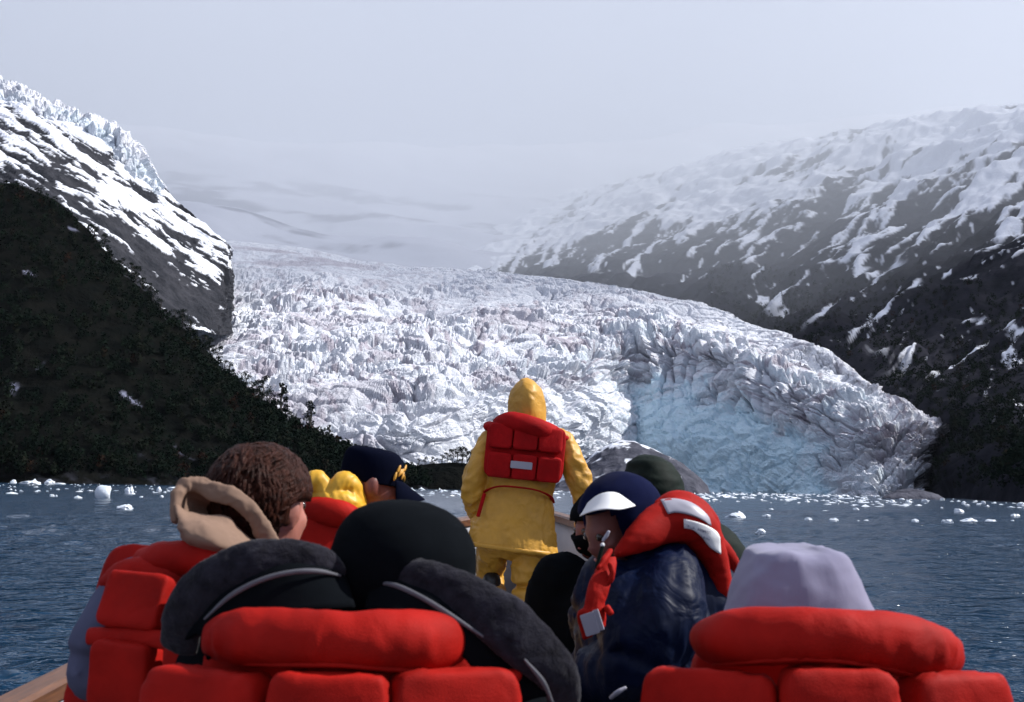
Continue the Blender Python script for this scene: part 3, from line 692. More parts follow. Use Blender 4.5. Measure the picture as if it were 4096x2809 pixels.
# ------------------------------------------------------------------ trees and scrub
def make_leaf_mat():
    m, nt, b = mat_new('dark_foliage')
    a = attr_node(nt, 'tint')
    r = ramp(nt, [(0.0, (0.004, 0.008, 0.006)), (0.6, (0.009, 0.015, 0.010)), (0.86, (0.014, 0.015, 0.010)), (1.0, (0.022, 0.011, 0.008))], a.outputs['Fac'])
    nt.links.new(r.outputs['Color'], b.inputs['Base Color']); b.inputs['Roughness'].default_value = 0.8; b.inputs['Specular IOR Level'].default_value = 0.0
    return m
M_LEAF = make_leaf_mat()
def make_bark():
    m, nt, b = mat_new('bark'); n = noise_node(nt, 3, 5, 0.6, stretch=(4, 4, 1))
    r = ramp(nt, [(0.3, (0.02, 0.017, 0.014)), (0.7, (0.06, 0.05, 0.042))], n.outputs['Fac']); nt.links.new(r.outputs['Color'], b.inputs['Base Color']); b.inputs['Roughness'].default_value = 0.9
    bump(nt, b, n.outputs['Fac'], 0.5, 0.05); return m
M_BARK = make_bark()
def leaf_tris(centres, size, rng):
    n = len(centres); a = rng.normal(size=(n, 3)); a /= np.linalg.norm(a, axis=1, keepdims=True)
    b = np.cross(a, rng.normal(size=(n, 3))); b /= np.linalg.norm(b, axis=1, keepdims=True)
    s = (size * rng.uniform(0.6, 1.3, n))[:, None]
    return np.stack([centres + a * s, centres - a * s * 0.5 + b * s * 0.8, centres - a * s * 0.5 - b * s * 0.8], 1)
def scatter_wood(name, label, pts, hts, per, seed):
    rng = np.random.default_rng(seed); T = []; C = []
    for p, h in zip(pts, hts):
        n = per; q = rng.normal(size=(n, 3)); q /= np.linalg.norm(q, axis=1, keepdims=True); q *= rng.uniform(0.35, 1.0, n)[:, None] ** 0.6
        lob = 1 + 0.35 * np.sin(3 * np.arctan2(q[:, 1], q[:, 0]) + rng.uniform(0, 6)) * (q[:, 2] < 0.5)
        c = np.array(p) + np.stack([q[:, 0] * h * 0.36 * lob, q[:, 1] * h * 0.36 * lob, h * 0.5 + q[:, 2] * h * 0.5], 1)
        T.append(leaf_tris(c, h * 0.13, rng)); C.append(np.clip(np.full(n * 3, rng.uniform(0, 0.8) + 0.35 * (rng.random() < 0.06)) + rng.normal(0, .08, n * 3), 0, 1))
    T = np.concatenate(T).reshape(-1, 3); me = raw_mesh(name, T, np.arange(len(T)).reshape(-1, 3), False)
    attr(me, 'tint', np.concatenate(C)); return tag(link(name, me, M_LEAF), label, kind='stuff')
def pick(P, mask, n, seed):
    rng = np.random.default_rng(seed); idx = np.argwhere(mask); idx = idx[rng.integers(0, len(idx), n)]
    return P[idx[:, 0], idx[:, 1]] + rng.normal(0, 0.8, (n, 3)) * np.array([1, 1, 0])
P, TV, sn = LH
msk = (TV > 0.28) & (TV < 3.9) & (sn < 0.35) & (P[..., 0] > -420); rg = np.random.default_rng(3)
lp = pick(P, msk, 3000, 21); scatter_wood('left_forest', 'dark scrub forest covering the left hillside', lp, rg.uniform(2.6, 5.2, 3000), 42, 22)
P, TV, TU, sn = RM
wood = (TV > 0.12) & (TV < 2.35 + 0.16 * (TU - 4)) & (TU > 3.2) & (sn < 0.4) & (P[..., 0] < P[..., 1] * 0.62)
rp = pick(P, wood, 2800, 23); scatter_wood('right_forest', 'dark scrub forest on the lower right mountainside', rp, rg.uniform(3.0, 6.5, 2800), 38, 24)
sp = SP[1]; m2 = np.zeros(sp.shape[:2], bool); m2[25:75, 30:150] = True
# individual trees along the left ridge, clear against the ice
def tree_variants():
    out = []
    for v in range(6):
        rng = np.random.default_rng(300 + v); h = 1.0; conif = v >= 4
        tr = MB(); tr.tube([(0, 0, -0.08), (0.01, 0, 0.3), (0.02 * (v - 2), 0.015, 0.62), (0.02 * (v - 2), 0.02, 0.92)], [0.03, 0.022, 0.014, 0.004], seg=7, sub=2)
        blobs = []
        nb = 12 if not conif else 16
        for k in range(nb):
            z = rng.uniform(0.28, 0.95) if not conif else 0.15 + 0.8 * k / nb
            a = rng.uniform(0, 6.28); rr = (0.30 * math.sin(math.pi * min(1, (1.06 - z) * 1.05)) if not conif else 0.26 * (1.02 - z)) * rng.uniform(0.5, 1.05)
            p = np.array([rr * math.cos(a), rr * math.sin(a), z]); blobs.append((p, rng.uniform(0.07, 0.13) * (0.7 if conif else 1)))
            tr.tube([(0.01, 0, max(0.12, z - 0.16)), tuple(p * 0.6 + np.array([0, 0, z * 0.38])), tuple(p)], [0.010, 0.007, 0.003], seg=5, sub=2)
        me_t = bpy.data.meshes.new('trunk'); me_t.from_pydata(tr.v, [], tr.f); me_t.materials.append(M_BARK)
        T = []
        for p, r in blobs:
            q = rng.normal(size=(46, 3)); q /= np.linalg.norm(q, axis=1, keepdims=True); q *= (rng.uniform(0.2, 1, 46) ** 0.5)[:, None]
            T.append(leaf_tris(p + q * r * np.array([1.15, 1.15, 0.7]), 0.024, rng))
        T = np.concatenate(T).reshape(-1, 3); me_c = raw_mesh('crown', T, np.arange(len(T)).reshape(-1, 3), False)
        attr(me_c, 'tint', np.clip(rng.uniform(0.1, 0.7) + rng.normal(0, .1, len(T)), 0, 1)); me_c.materials.append(M_LEAF)
        out.append((me_t, me_c))
    return out
TREES = tree_variants()
def plant(p, h, v, name, label, cat_, group, rot):
    t = bpy.data.objects.new(name, None); COL.objects.link(t); t.location = tuple(p); t.scale = (h, h, h); t.rotation_euler = (0, 0, rot); t.empty_display_size = 0.2
    tag(t, label, cat_, group)
    for n, me in zip(('trunk', 'crown'), TREES[v]):
        o = bpy.data.objects.new(n, me); COL.objects.link(o); o.parent = t
P = LH[0]; nvr = P.shape[0]; row = int(nvr * 4.0 / 5)
rg = random.Random(9); cols = P.shape[1]
bx = 4 * (512 + bearing(P[row])[0])           # photo column of the ridge points
nth = lambda i: f"{i + 1}{'th' if 10 < (i + 1) % 100 < 14 else {1: 'st', 2: 'nd', 3: 'rd'}.get((i + 1) % 10, 'th')}"
ridge = np.linspace(330, 1230, 44)
for i, x in enumerate(ridge):
    x += rg.uniform(-9, 9); c = int(np.argmin(abs(bx - x))); r_ = row - rg.randint(0, 9)
    plant(P[r_, c] - np.array([0, 0, 1.2]), rg.uniform(6, 11.5), rg.randint(0, 3), 'ridge_tree', f'dark bushy tree, {nth(i)} from the left along the wooded left ridge', 'tree', 'trees along the wooded left ridge', rg.uniform(0, 6))
for x, h, v, lab in ((1050, 15.0, 1, 'tallest round dark tree where the left ridge drops steeply'), (1130, 19.0, 4, 'dark conifer standing alone against the ice below the left ridge'),
                     (1245, 17.0, 5, 'second dark conifer against the ice, nearer the water'), (1320, 9.0, 4, 'small conifer at the lower end of the left ridge')):
    c = int(np.argmin(abs(bx - x))); plant(P[row - 3, c] - np.array([0, 0, 0.4]), h, v, 'conifer' if v > 3 else 'ridge_tree', lab, 'tree', None, rg.uniform(0, 6))
srow = int(sp.shape[0] * 0.52); bx2 = 4 * (512 + bearing(sp[srow])[0])
for i, x in enumerate([1640, 1665, 1690, 1715, 1738, 1760, 1780, 1800, 1818, 1836, 1856, 1876, 1900, 1925]):
    c = int(np.argmin(abs(bx2 - x))); hb = rg.uniform(4.2, 5.6) + 5.0 * (i > 6) * min(1, (i - 6) / 4); plant(sp[srow - rg.randint(0, 8), c] - np.array([0, 0, .3 * hb]), hb, rg.randint(0, 3), 'shore_bush', f'dark bush, {nth(i)} from the left on the low spit', 'bush', 'bushes on the low spit', rg.uniform(0, 6))

# ------------------------------------------------------------------ floating ice
def make_floe_mat():
    m, nt, b = mat_new('floating_ice'); n = noise_node(nt, 1.6, 5, 0.6)
    r = ramp(nt, [(0.3, (0.50, 0.57, 0.64)), (0.65, (0.70, 0.73, 0.77))], n.outputs['Fac']); nt.links.new(r.outputs['Color'], b.inputs['Base Color'])
    b.inputs['Roughness'].default_value = 0.4; bump(nt, b, noise_node(nt, 6, 4).outputs['Fac'], 0.6, 0.05); return m
M_FLOE = make_floe_mat()
_ico = bmesh.new(); bmesh.ops.create_icosphere(_ico, subdivisions=3, radius=1.0); ICO_V = np.array([v.co[:] for v in _ico.verts]); ICO_F = np.array([[v.index for v in f.verts] for f in _ico.faces]); _ico.free()
def water_depth(x, y):
    u, v = x / 4, y / 4; return EYE * FPX / (v - (486.5 + 0.018 * (u - 512)))
def floe(x, y, w, h, seed, label, group, shape='lump'):
    d = water_depth(x, y); k = 4 * FPX / d; W_ = w / k / 2; H = h / k
    q = ICO_V.copy(); d1, d2, cid, _ = worley(q * (1.6 if shape != 'round' else 0.9) + seed * 3.7, seed)
    f = 1 + 0.35 * fbm(q * 1.3 + seed, 3, s=seed) + (0.30 * (cid - 0.5) + 0.22 * (d2 - d1) if shape != 'round' else 0.06 * (cid - .5))
    q = q * f[:, None]
    if shape == 'jag': q[:, 2] *= 0.6 + 0.9 * np.clip(fbm(np.stack([q[:, 0] * 3 + seed, q[:, 1] * 2, q[:, 0] * 0], -1), 2, s=seed + 2) + 0.3 + 0.4 * q[:, 0], 0.05, 2)
    top = q[:, 2].max(); base = -0.25 * top if shape != 'round' else -0.75
    q = q * np.array([W_ / np.abs(q[:, 0]).max(), W_ * 0.8, H / (top - base * 0.6)]); q[:, 2] -= base * 0.6 * H / (top - base * 0.6)
    me = raw_mesh('ice_chunk', q, ICO_F, shape == 'round')
    p = at(x, y, d); o = link('ice_chunk', me, M_FLOE); o.location = (p[0], p[1], -0.04)
    tag(o, label, 'ice', group)
ORD = 'first second third fourth fifth sixth seventh eighth ninth tenth eleventh twelfth thirteenth fourteenth fifteenth sixteenth seventeenth eighteenth nineteenth twentieth'.split()
SETS = (('scatter below the left hillside', 'ice below the left hillside', [(52, 1931, 25, 14), (126, 1935, 90, 22), (198, 1935, 40, 20), (240, 1936, 48, 6), (48, 1973, 50, 8), (208, 1983, 20, 10), (226, 1984, 10, 8), (312, 1990, 34, 11), (413, 1990, 66, 52), (516, 1971, 38, 30), (497, 2031, 64, 21), (566, 1989, 16, 8), (636, 1962, 22, 18), (647, 1989, 16, 12), (692, 1955, 46, 9)]),
        ('far row by the right shore', 'ice along the right shore', [(3348, 2005, 36, 7), (3440, 2007, 28, 6), (3453, 1996, 22, 6), (3568, 2011, 30, 14), (3608, 1998, 24, 7), (3633, 2012, 30, 13), (3700, 2006, 30, 11), (3770, 1999, 20, 8), (3855, 2012, 22, 9), (3870, 2021, 20, 6), (3914, 2018, 18, 7), (3934, 2012, 20, 10), (4084, 2022, 32, 15)]),
        ('water beyond the lavender hood', 'ice on the open water to the right', [(2944, 2069, 98, 30), (3043, 2127, 42, 20), (3067, 2063, 36, 11), (3085, 2038, 22, 8), (3233, 2077, 32, 14), (3305, 2044, 36, 6), (3333, 2080, 42, 14), (3423, 2036, 26, 8), (3433, 2081, 12, 5), (3465, 2079, 22, 6), (3656, 2053, 20, 5), (3661, 2084, 28, 14), (3789, 2088, 50, 16), (3834, 2048, 44, 18), (3875, 2082, 74, 16), (3963, 2082, 48, 10), (4050, 2081, 14, 6), (4063, 2066, 40, 15)]))
for phrase, grp, L in SETS:
    L = sorted(L)
    for i, (x, y, w, h) in enumerate(L):
        sz = 'large' if w > 55 else 'small' if w < 24 else 'white'
        lab = f'{sz} ice chunk, {ORD[i]} from left in the {phrase}'
        if (x, y) == (413, 1990): lab = 'big rounded white block of ice below the dark left hillside'
        if (x, y) == (2944, 2069): lab = 'large jagged ice floe just right of the white visor wearer'
        floe(x, y, w, h, 400 + int(x) % 97 + i, lab, grp, 'round' if (x, y) == (413, 1990) else 'jag' if w > 60 else 'lump')
def brash():
    rng = np.random.default_rng(5); T = []; F = []; n = 0
    oc = np.array([(1, 0, 0), (0, 1, 0), (-1, 0, 0), (0, -1, 0), (0, 0, 1), (0.4, 0.5, 0.7), (-0.5, 0.2, 0.6)]); of = [(0, 1, 5), (5, 1, 6), (1, 2, 6), (2, 3, 6), (3, 0, 4), (0, 5, 4), (4, 5, 6), (3, 4, 6)]
    def put(x, y, s, hz):
        nonlocal n
        d = min(720, water_depth(x, y)); p = at(x, y, d); a = rng.uniform(0, 6.28); c, s_ = math.cos(a), math.sin(a)
        q = oc * rng.uniform(0.6, 1.2, oc.shape) * np.array([s, s * 0.7, hz]); q = np.stack([q[:, 0] * c - q[:, 1] * s_, q[:, 0] * s_ + q[:, 1] * c, q[:, 2]], 1)
        T.append(q + np.array([p[0], p[1], -0.05])); F.extend([tuple(i + n for i in f) for f in of]); n += len(oc)
    for _ in range(700):
        x = rng.uniform(1600, 3560); t = rng.random() ** 2.6
        yh = 4 * (486.5 + 0.018 * (x / 4 - 512)); put(x, yh + 9 + t * 36, rng.uniform(0.4, 1.9) * (1.25 - t), rng.uniform(0.15, 0.7) * (1.2 - t))
    for _ in range(120):
        x = rng.uniform(-50, 720); yh = 4 * (486.5 + 0.018 * (x / 4 - 512)); put(x, yh + 16 + rng.random() ** 2 * 40, rng.uniform(0.1, 0.45), rng.uniform(0.05, 0.2))
    for _ in range(70):
        x = rng.uniform(3300, 4150); yh = 4 * (486.5 + 0.018 * (x / 4 - 512)); put(x, yh + 14 + rng.random() * 40, rng.uniform(0.2, 0.9), rng.uniform(0.05, 0.25))
    me = raw_mesh('brash_ice', np.concatenate(T), np.array(F), False); tag(link('brash_ice', me, M_FLOE), 'line of broken brash ice along the glacier front', kind='stuff')
brash()
# ------------------------------------------------------------------ people
def hand(mb, wrist, d, palm_n, side=1, curl=0.5, s=1.0):
    """palm and five bent fingers into mb. d = direction of the fingers, palm_n = out of the palm"""
    d = np.array(d, float); d /= np.linalg.norm(d); n = np.array(palm_n, float); n -= d * n.dot(d); n /= np.linalg.norm(n); a = np.cross(d, n) * side
    w = np.array(tuple(wrist))
    M = np.stack([a, n, d], 1)
    mb.ell(w + d * 0.05 * s, (0.041 * s, 0.017 * s, 0.055 * s), M, 12, 8)
    for k, ln in zip((-1.5, -0.5, 0.5, 1.5), (0.062, 0.076, 0.080, 0.070)):
        p0 = w + d * 0.085 * s + a * k * 0.0205 * s
        p1 = p0 + (d * math.cos(curl * .6) + n * math.sin(curl * .6)) * ln * 0.45 * s
        p2 = p1 + (d * math.cos(curl * 1.6) + n * math.sin(curl * 1.6)) * ln * 0.33 * s
        p3 = p2 + (d * math.cos(curl * 2.4) + n * math.sin(curl * 2.4)) * ln * 0.25 * s
        mb.tube([p0, p1, p2, p3], [0.0095 * s, 0.009 * s, 0.0085 * s, 0.0075 * s], seg=8, sub=2)
    t0 = w + d * 0.025 * s + a * 0.03 * s; t1 = t0 + (d * 0.6 + a * 0.7 + n * 0.25) * 0.035 * s; t2 = t1 + (d * 0.85 + a * 0.2 + n * 0.4) * 0.03 * s
    mb.tube([t0, t1, t2], [0.014 * s, 0.011 * s, 0.009 * s], seg=8, sub=2)
def head_into(mb, c, M, s=1.0):
    """head facing local +y: skull, jaw, brow, nose, lips, ears"""
    E = lambda o, r, m=None: mb.ell(c + M @ (np.array(o) * s), np.array(r) * s, M if m is None else M @ m, 18, 12)
    E((0, -0.012, 0.02), (0.076, 0.096, 0.093)); E((0, 0.03, -0.03), (0.064, 0.066, 0.085)); E((0, 0.052, -0.085), (0.040, 0.040, 0.030))
    E((0, 0.074, 0.012), (0.052, 0.022, 0.012)); E((-0.04, 0.062, -0.03), (0.024, 0.022, 0.02)); E((0.04, 0.062, -0.03), (0.024, 0.022, 0.02))
    mb.tube([c + M @ (np.array(p) * s) for p in ((0, 0.086, 0.008), (0, 0.104, -0.025), (0, 0.10, -0.038))], [0.009 * s, 0.013 * s, 0.012 * s], seg=8, sub=2)
    E((0, 0.088, -0.063), (0.022, 0.010, 0.009))
    for k in (-1, 1): E((k * 0.08, -0.008, -0.012), (0.013, 0.022, 0.037), roty(0.15 * k) @ rotx(-0.2))
def person(name, label, group=None, hip=(0, 0, 0.55), head=(0, 0, 1.3), yaw=0.0, hyaw=None, hpitch=0.0, hroll=0.0, shw=0.185, bulk=1.0, legs='sit', arms=None,
           jacket=None, trousers=None, skin=None, seed=1, feet=None, hs=1.0):
    """hip, head: world points; yaw clockwise from straight ahead. Returns dict with root and joints"""
    hip = np.array(tuple(hip), float); head = np.array(tuple(head), float); Mz = rotz(-yaw); hy = yaw if hyaw is None else hyaw
    Mh = rotz(-hy) @ rotx(-hpitch) @ roty(hroll)
    skin = skin or M_SKIN
    neck = head + Mh @ np.array([0, -0.025, -0.10]) * hs; nb = neck + np.array([0, 0, -0.06]) + Mz @ np.array([0, -0.015, 0])
    rt = Mz @ np.array([1, 0, 0]); fw = Mz @ np.array([0, 1, 0])
    chest = nb * 0.62 + hip * 0.38; chest = chest + fw * -0.02
    sh = {k: nb + rt * shw * k + np.array([0, 0, -0.055]) for k in (-1, 1)}
    el = {}; ha = {}
    for k in (-1, 1):
        if arms and k in arms: el[k], ha[k] = [np.array(tuple(p), float) for p in arms[k]]
        else:
            el[k] = sh[k] + rt * 0.07 * k + np.array([0, 0, -0.27]) + fw * 0.03; ha[k] = el[k] + fw * 0.24 - rt * 0.08 * k + np.array([0, 0, -0.02])
    if legs == 'sit':
        kn = {k: hip + fw * 0.42 + rt * 0.13 * k + np.array([0, 0, 0.02]) for k in (-1, 1)}
        an = {k: np.array([*(kn[k] + fw * 0.06)[:2], FLOOR + 0.09]) for k in (-1, 1)}
        hp = {k: hip + rt * 0.09 * k for k in (-1, 1)}
    else:
        hp, kn, an = legs
    root = empty(name, (hip[0], hip[1], FLOOR))
    tag(root, label, 'person', group)
    # body: one continuous skin surface
    mb = MB(); head_into(mb, head, Mh, hs)
    mb.tube([head + Mh @ np.array([0, -0.02, -0.03]), neck, nb], [0.055, 0.052, 0.058], sub=3)
    mb.tube([hip, hip * .5 + chest * .5, chest, nb + np.array([0, 0, -0.05])], [(0.15, 0.11), (0.135, 0.10), (0.155, 0.105), (0.10, 0.075)], up=fw, sub=4)
    for k in (-1, 1):
        mb.tube([sh[k], el[k], ha[k]], [0.055, 0.042, 0.03], sub=5, seg=12)
        d = ha[k] - el[k]; hand(mb, ha[k], d, np.array([0, 0, -1.0]) + 0.2 * fw, side=k, curl=0.6)
        mb.tube([hp[k], kn[k], an[k]], [0.082, 0.058, 0.042], sub=5, seg=12)
        mb.ell(an[k] + fw * 0.05 + np.array([0, 0, -0.05]), (0.04, 0.11, 0.035), Mz, 12, 8)
    mb.build('body', skin, root, voxel=0.0125, smooth=2)
    for k in (-1, 1): MB().ell(head + Mh @ (np.array([k * 0.031, 0.083, 0.0]) * hs), 0.0115 * hs, None, 10, 8).build('eye', M_EYE, root)
    MB().tube([head + Mh @ (np.array(p) * hs) for p in ((-0.022, 0.090, -0.064), (0, 0.0975, -0.062), (0.022, 0.090, -0.064))], [0.004, 0.006, 0.004], seg=8, flat=0.8).build('lips', M_LIP, root)
    if jacket is not None:
        j = MB(); b = bulk
        base = hip + np.array([0, 0, -0.06 if legs == 'sit' else -0.02])
        j.tube([base, hip * .6 + chest * .4 + np.array([0, 0, .02]), chest, nb + np.array([0, 0, -0.055]), nb + np.array([0, 0, 0.012])],
               [(0.20 * b, 0.155 * b), (0.195 * b, 0.15 * b), (0.20 * b, 0.145 * b), (0.15 * b, 0.11 * b), (0.075, 0.07)], up=fw, sub=5)
        for k in (-1, 1):
            j.tube([sh[k] - rt * 0.05 * k, sh[k] + rt * 0.02 * k, el[k], ha[k] + (el[k] - ha[k]) * 0.02], [0.082 * b, 0.084 * b, 0.066 * b, 0.048], sub=5, seg=16)
        jo = j.build('jacket', jacket, root, voxel=0.016, smooth=4, disp=wr(0.008, 0.10, seed))
    if trousers is not None:
        j = MB(); j.ell(hip + np.array([0, 0, -0.01]), (0.185, 0.15, 0.12), Mz, 18, 10)
        for k in (-1, 1): j.tube([hp[k], kn[k], an[k] + np.array([0, 0, 0.0])], [0.105, 0.085, 0.07], sub=5, seg=16)
        j.build('trousers', trousers, root, voxel=0.017, smooth=3, disp=wr(0.009, 0.09, seed + 20))
    for k in (-1, 1):
        j = MB(); j.tube([an[k] + np.array([0, 0, 0.12]), an[k] + np.array([0, 0, -0.03])], [0.064, 0.06], sub=1); 
        fd = fw if feet is None else feet
        j.ell(an[k] + fd * 0.065 + np.array([0, 0, -0.045]), (0.052, 0.135, 0.045), Mz, 14, 8)
        j.build('boot', M_BOOT, root, voxel=0.018, smooth=3)
    return dict(root=root, Mz=Mz, Mh=Mh, rt=rt, fw=fw, sh=sh, el=el, ha=ha, nb=nb, head=head, hip=hip, chest=chest, neck=neck)
def hood_up(name, sections, mat, parent, seed=1, crease=0.0, cdir=-math.pi / 2, e=1.0, wamp=0.004, wsc=0.07, seg=40):
    """loft of horizontal sections (centre xyz, rx, ry) into a closed hood"""
    L = []; n = len(sections); C = np.array([list(c) + [rx, ry] for c, rx, ry in sections]); C = cat(C, np.linspace(0, n - 1, (n - 1) * 6 + 1))
    sp = lambda v: math.copysign(abs(v) ** e, v)
    for x, y, z, rx, ry in C:
        l = []
        for j in range(seg):
            a = 2 * math.pi * j / seg; f = 1 + crease * max(0, math.cos(a - cdir)) ** 9 - crease * 0.3 * max(0, math.cos(a - cdir)) ** 2
            l.append((x + max(rx, .003) * sp(math.cos(a)) * f, y + max(ry, .003) * sp(math.sin(a)) * f, z))
        L.append(l)
    mb = MB(); mb.loops(L)
    return mb.build(name, mat, parent, smooth=2, disp=wr(wamp, wsc, seed, (1, 1, 1.6)))
def strip(name, pts, hw, mat, parent, thick=0.012, up=(0, -1, 0), seg=14, smooth=1, disp=None):
    """flat strap swept through points; hw half width"""
    return MB().tube(pts, [(h, thick / 2) for h in hw], up=up, seg=seg, sub=5).build(name, mat, parent, smooth=smooth, disp=disp)
def onto(obj, pix, depth0=0.5, off=0.004):
    """project photo pixels onto a built surface along the line of sight, lifted by off; gives points for patches sewn on it"""
    from mathutils.bvhtree import BVHTree
    me = obj.data; bv = BVHTree.FromPolygons([obj.matrix_world @ v.co for v in me.vertices], [tuple(p.vertices) for p in me.polygons])
    out = []; org = Vector((0, 0, EYE)); last = None
    for x, y in pix:
        d = (V(x, y, 3.0) - org).normalized()
        h, n, i, ds = bv.ray_cast(org, d)
        if h is None:
            h, n, i, ds = bv.find_nearest(V(x, y, last if last else 3.0))
        last = h.y
        out.append(np.array(h - d * off))
    return out
def patch(name, obj, quad, mat, parent, n=10, m=6, off=0.004):
    """quad: corner pixels tl, tr, br, bl (or a longer top / bottom polyline pair)"""
    top, bot = quad
    T = cat(np.array(top, float), np.linspace(0, len(top) - 1, n)); B = cat(np.array(bot, float), np.linspace(0, len(bot) - 1, n))
    rows = [onto(obj, [tuple(T[i] * (1 - k / (m - 1)) + B[i] * k / (m - 1)) for i in range(n)], off=off) for k in range(m)]
    mb = MB(); mb.loops(rows, closed=False); return mb.build(name, mat, parent, solid=0.0015)
A = lambda x, y, Y: at(x, y, Y)

# ---- the one standing in the bow, yellow oilskins
def person_yellow():
    Y = 7.3
    hp = {-1: A(1985, 2150, Y), 1: A(2125, 2160, Y)}
    kn = {-1: A(1955, 2290, Y + 0.22), 1: A(2115, 2400, Y + 0.02)}
    an = {-1: A(1965, 2400, Y + 0.12), 1: A(2215, 2640, Y - 0.05)}
    d = person('person', 'person standing in the bow in hooded yellow oilskins and red life jacket', 'people aboard the boat', hip=A(2055, 2130, Y), head=A(2108, 1632, Y + .03), yaw=0.06, shw=0.2,
               legs=(hp, kn, an), arms={-1: (A(1893, 1950, Y - 0.03), A(1925, 2090, Y + 0.22)), 1: (A(2335, 1975, Y - 0.02), A(2338, 2120, Y + 0.25))}, seed=3)
    root = d['root']; root.location.z = FLOOR
    j = MB()
    secs = [(1690, 2110, 85, .09), (1725, 2108, 140, .12), (1790, 2105, 152, .14), (1880, 2090, 148, .14), (1960, 2072, 136, .135), (2040, 2060, 148, .145), (2120, 2050, 160, .16), (2200, 2048, 170, .175)]
    L = []
    for y, x, hw, dr in secs: L.append([*A(x, y, Y), hw / 623.0, dr])
    C = cat(np.array(L), np.linspace(0, len(L) - 1, 50))
    loops = []
    for i, (x, y, z, rx, ry) in enumerate(C):
        t = i / 49; loops.append([(x + rx * math.cos(a) * (1 + 0.04 * t * math.sin(5 * a + 1)), y + ry * math.sin(a) * (1 + 0.04 * t * math.sin(5 * a + 1)), z - 0.03 * t ** 4 * math.cos(a) + 0.0) for a in [2 * math.pi * k / 48 for k in range(48)]])
    j.loops(loops)
    for k in (-1, 1):
        s, e, h = d['sh'][k], d['el'][k], d['ha'][k]
        j.tube([s - d['rt'] * 0.06 * k + (0, 0, .01), s + d['rt'] * 0.035 * k + np.array([0, 0, -0.03]), e, h], [0.08, 0.084, 0.074, 0.054], sub=6, seg=18)
    zb = A(2070, 1960, Y)[2]; xc = A(2070, 1960, Y)[0]
    def folds(P, N):
        low = sstep(zb + 0.02, zb - 0.10, P[:, 2]) * (np.abs(P[:, 0] - xc) < 0.29)
        arm = sstep(0.20, 0.27, np.abs(P[:, 0] - xc))
        w = fbm(P / 0.16, 2, s=61)[:, None]
        v = ridged(np.stack([P[:, 0] / 0.075, P[:, 1] / 0.075, P[:, 2] / 0.34], -1) + w * 0.5, 2, 0.45, s=62)
        h = ridged(np.stack([P[:, 0] / 0.16, P[:, 1] / 0.16, (P[:, 2] + 0.6 * np.abs(P[:, 0] - xc)) / 0.075], -1) + w * 0.7, 2, 0.45, s=63)
        return 0.012 * low * np.abs(v) ** 1.5 * np.sign(v) + (0.016 * arm + 0.009 * (1 - low) * (1 - arm)) * h + 0.003 * fbm(P / 0.03, 2, s=64)
    j.build('jacket', M_YEL, root, voxel=0.010, smooth=2, disp=folds)
    hem = []
    for q in range(41):
        an_ = 2 * math.pi * q / 40; x, y, z, rx, ry = C[-1]; hem.append((x + rx * 1.0 * math.cos(an_) * (1 + 0.04 * math.sin(5 * an_ + 1)), y + ry * 1.0 * math.sin(an_) * (1 + 0.04 * math.sin(5 * an_ + 1)), z - 0.03 * math.cos(an_) + 0.012))
    MB().tube(hem, [(0.010, 0.016)] * 41, seg=8, sub=1, round_ends=False).build('hem', M_YEL, root)
    t = MB(); t.ell(A(2052, 2150, Y), (0.165, 0.135, 0.14))
    for k in (-1, 1):
        foot = an[k] + np.array([0, 0, 0.02])
        t.tube([hp[k], kn[k], foot], [0.105, 0.094 if k > 0 else 0.088, 0.086], sub=6, seg=20)
    t.tube([an[1] + (0, 0, .05), an[1] + (0.02, -0.02, -0.03)], [0.095, 0.115], sub=1)
    t.build('trousers', M_YEL, root, voxel=0.010, smooth=2, disp=lambda P, N: 0.018 * ridged(np.stack([P[:, 0] / 0.15, P[:, 1] / 0.15, (P[:, 2] + 0.5 * P[:, 0]) / 0.085], -1) + fbm(P / 0.14, 2, s=66)[:, None] * 0.7, 2, 0.4, s=67) + 0.003 * fbm(P / 0.03, 2, s=68))
    hs = [(1705, 2106, 70, .10), (1690, 2106, 74, .12), (1650, 2107, 76, .135), (1605, 2107, 73, .135), (1565, 2107, 62, .12), (1538, 2107, 45, .092), (1521, 2107, 24, .052), (1513, 2107, 4, .012)]
    hood_up('hood', [(A(x, y, Y + 0.0), w / 623.0, r) for y, x, w, r in hs], M_YEL, root, 6, crease=0.22, cdir=-math.pi / 2 + 0.12, wamp=0.008, wsc=0.12)
    # life jacket: shell, collar, six pads, belt, label
    R = A(2240, 1757, Y) - A(1960, 1730, Y); U = A(2105, 1700, Y) - A(2093, 1900, Y)
    Rn = R / np.linalg.norm(R); Un = U / np.linalg.norm(U); Bk = np.array([0, -1.0, 0])
    c0 = A(2100, 1808, Y - 0.165)
    lj = pad('life_jacket', c0 + Bk * -0.012, Rn, Un, 0.50, 0.345, 0.05, M_RED2, root, e=0.25, bend=0.55, seed=11)
    for ci, (cx, w) in enumerate(((-0.155, 0.150), (0.0, 0.150), (0.155, 0.150))):
        for ri, (cz, h) in enumerate(((0.085, 0.150), (-0.095, 0.155))):
            c = c0 + Rn * cx + Un * cz + Bk * (0.022 - 0.55 * cx * cx)
            pad('pad', c, Rn + np.array([0, cx * 1.0, 0]), Un + np.array([0, 0.08, 0]) * (1 if ri == 0 else -1), w, h, 0.055, M_RED2, lj, e=0.30, seed=12 + ci + 3 * ri)
    cp = [A(2000, 1693, Y - 0.06), A(2040, 1685, Y - 0.155), A(2110, 1700, Y - 0.18), A(2180, 1725, Y - 0.155), A(2222, 1738, Y - 0.06)]
    MB().tube(cp, [0.048, 0.062, 0.064, 0.062, 0.05], up=Un, sub=5, seg=20).build('collar', M_RED2, lj, smooth=2, disp=wr(0.004, 0.06, 22))
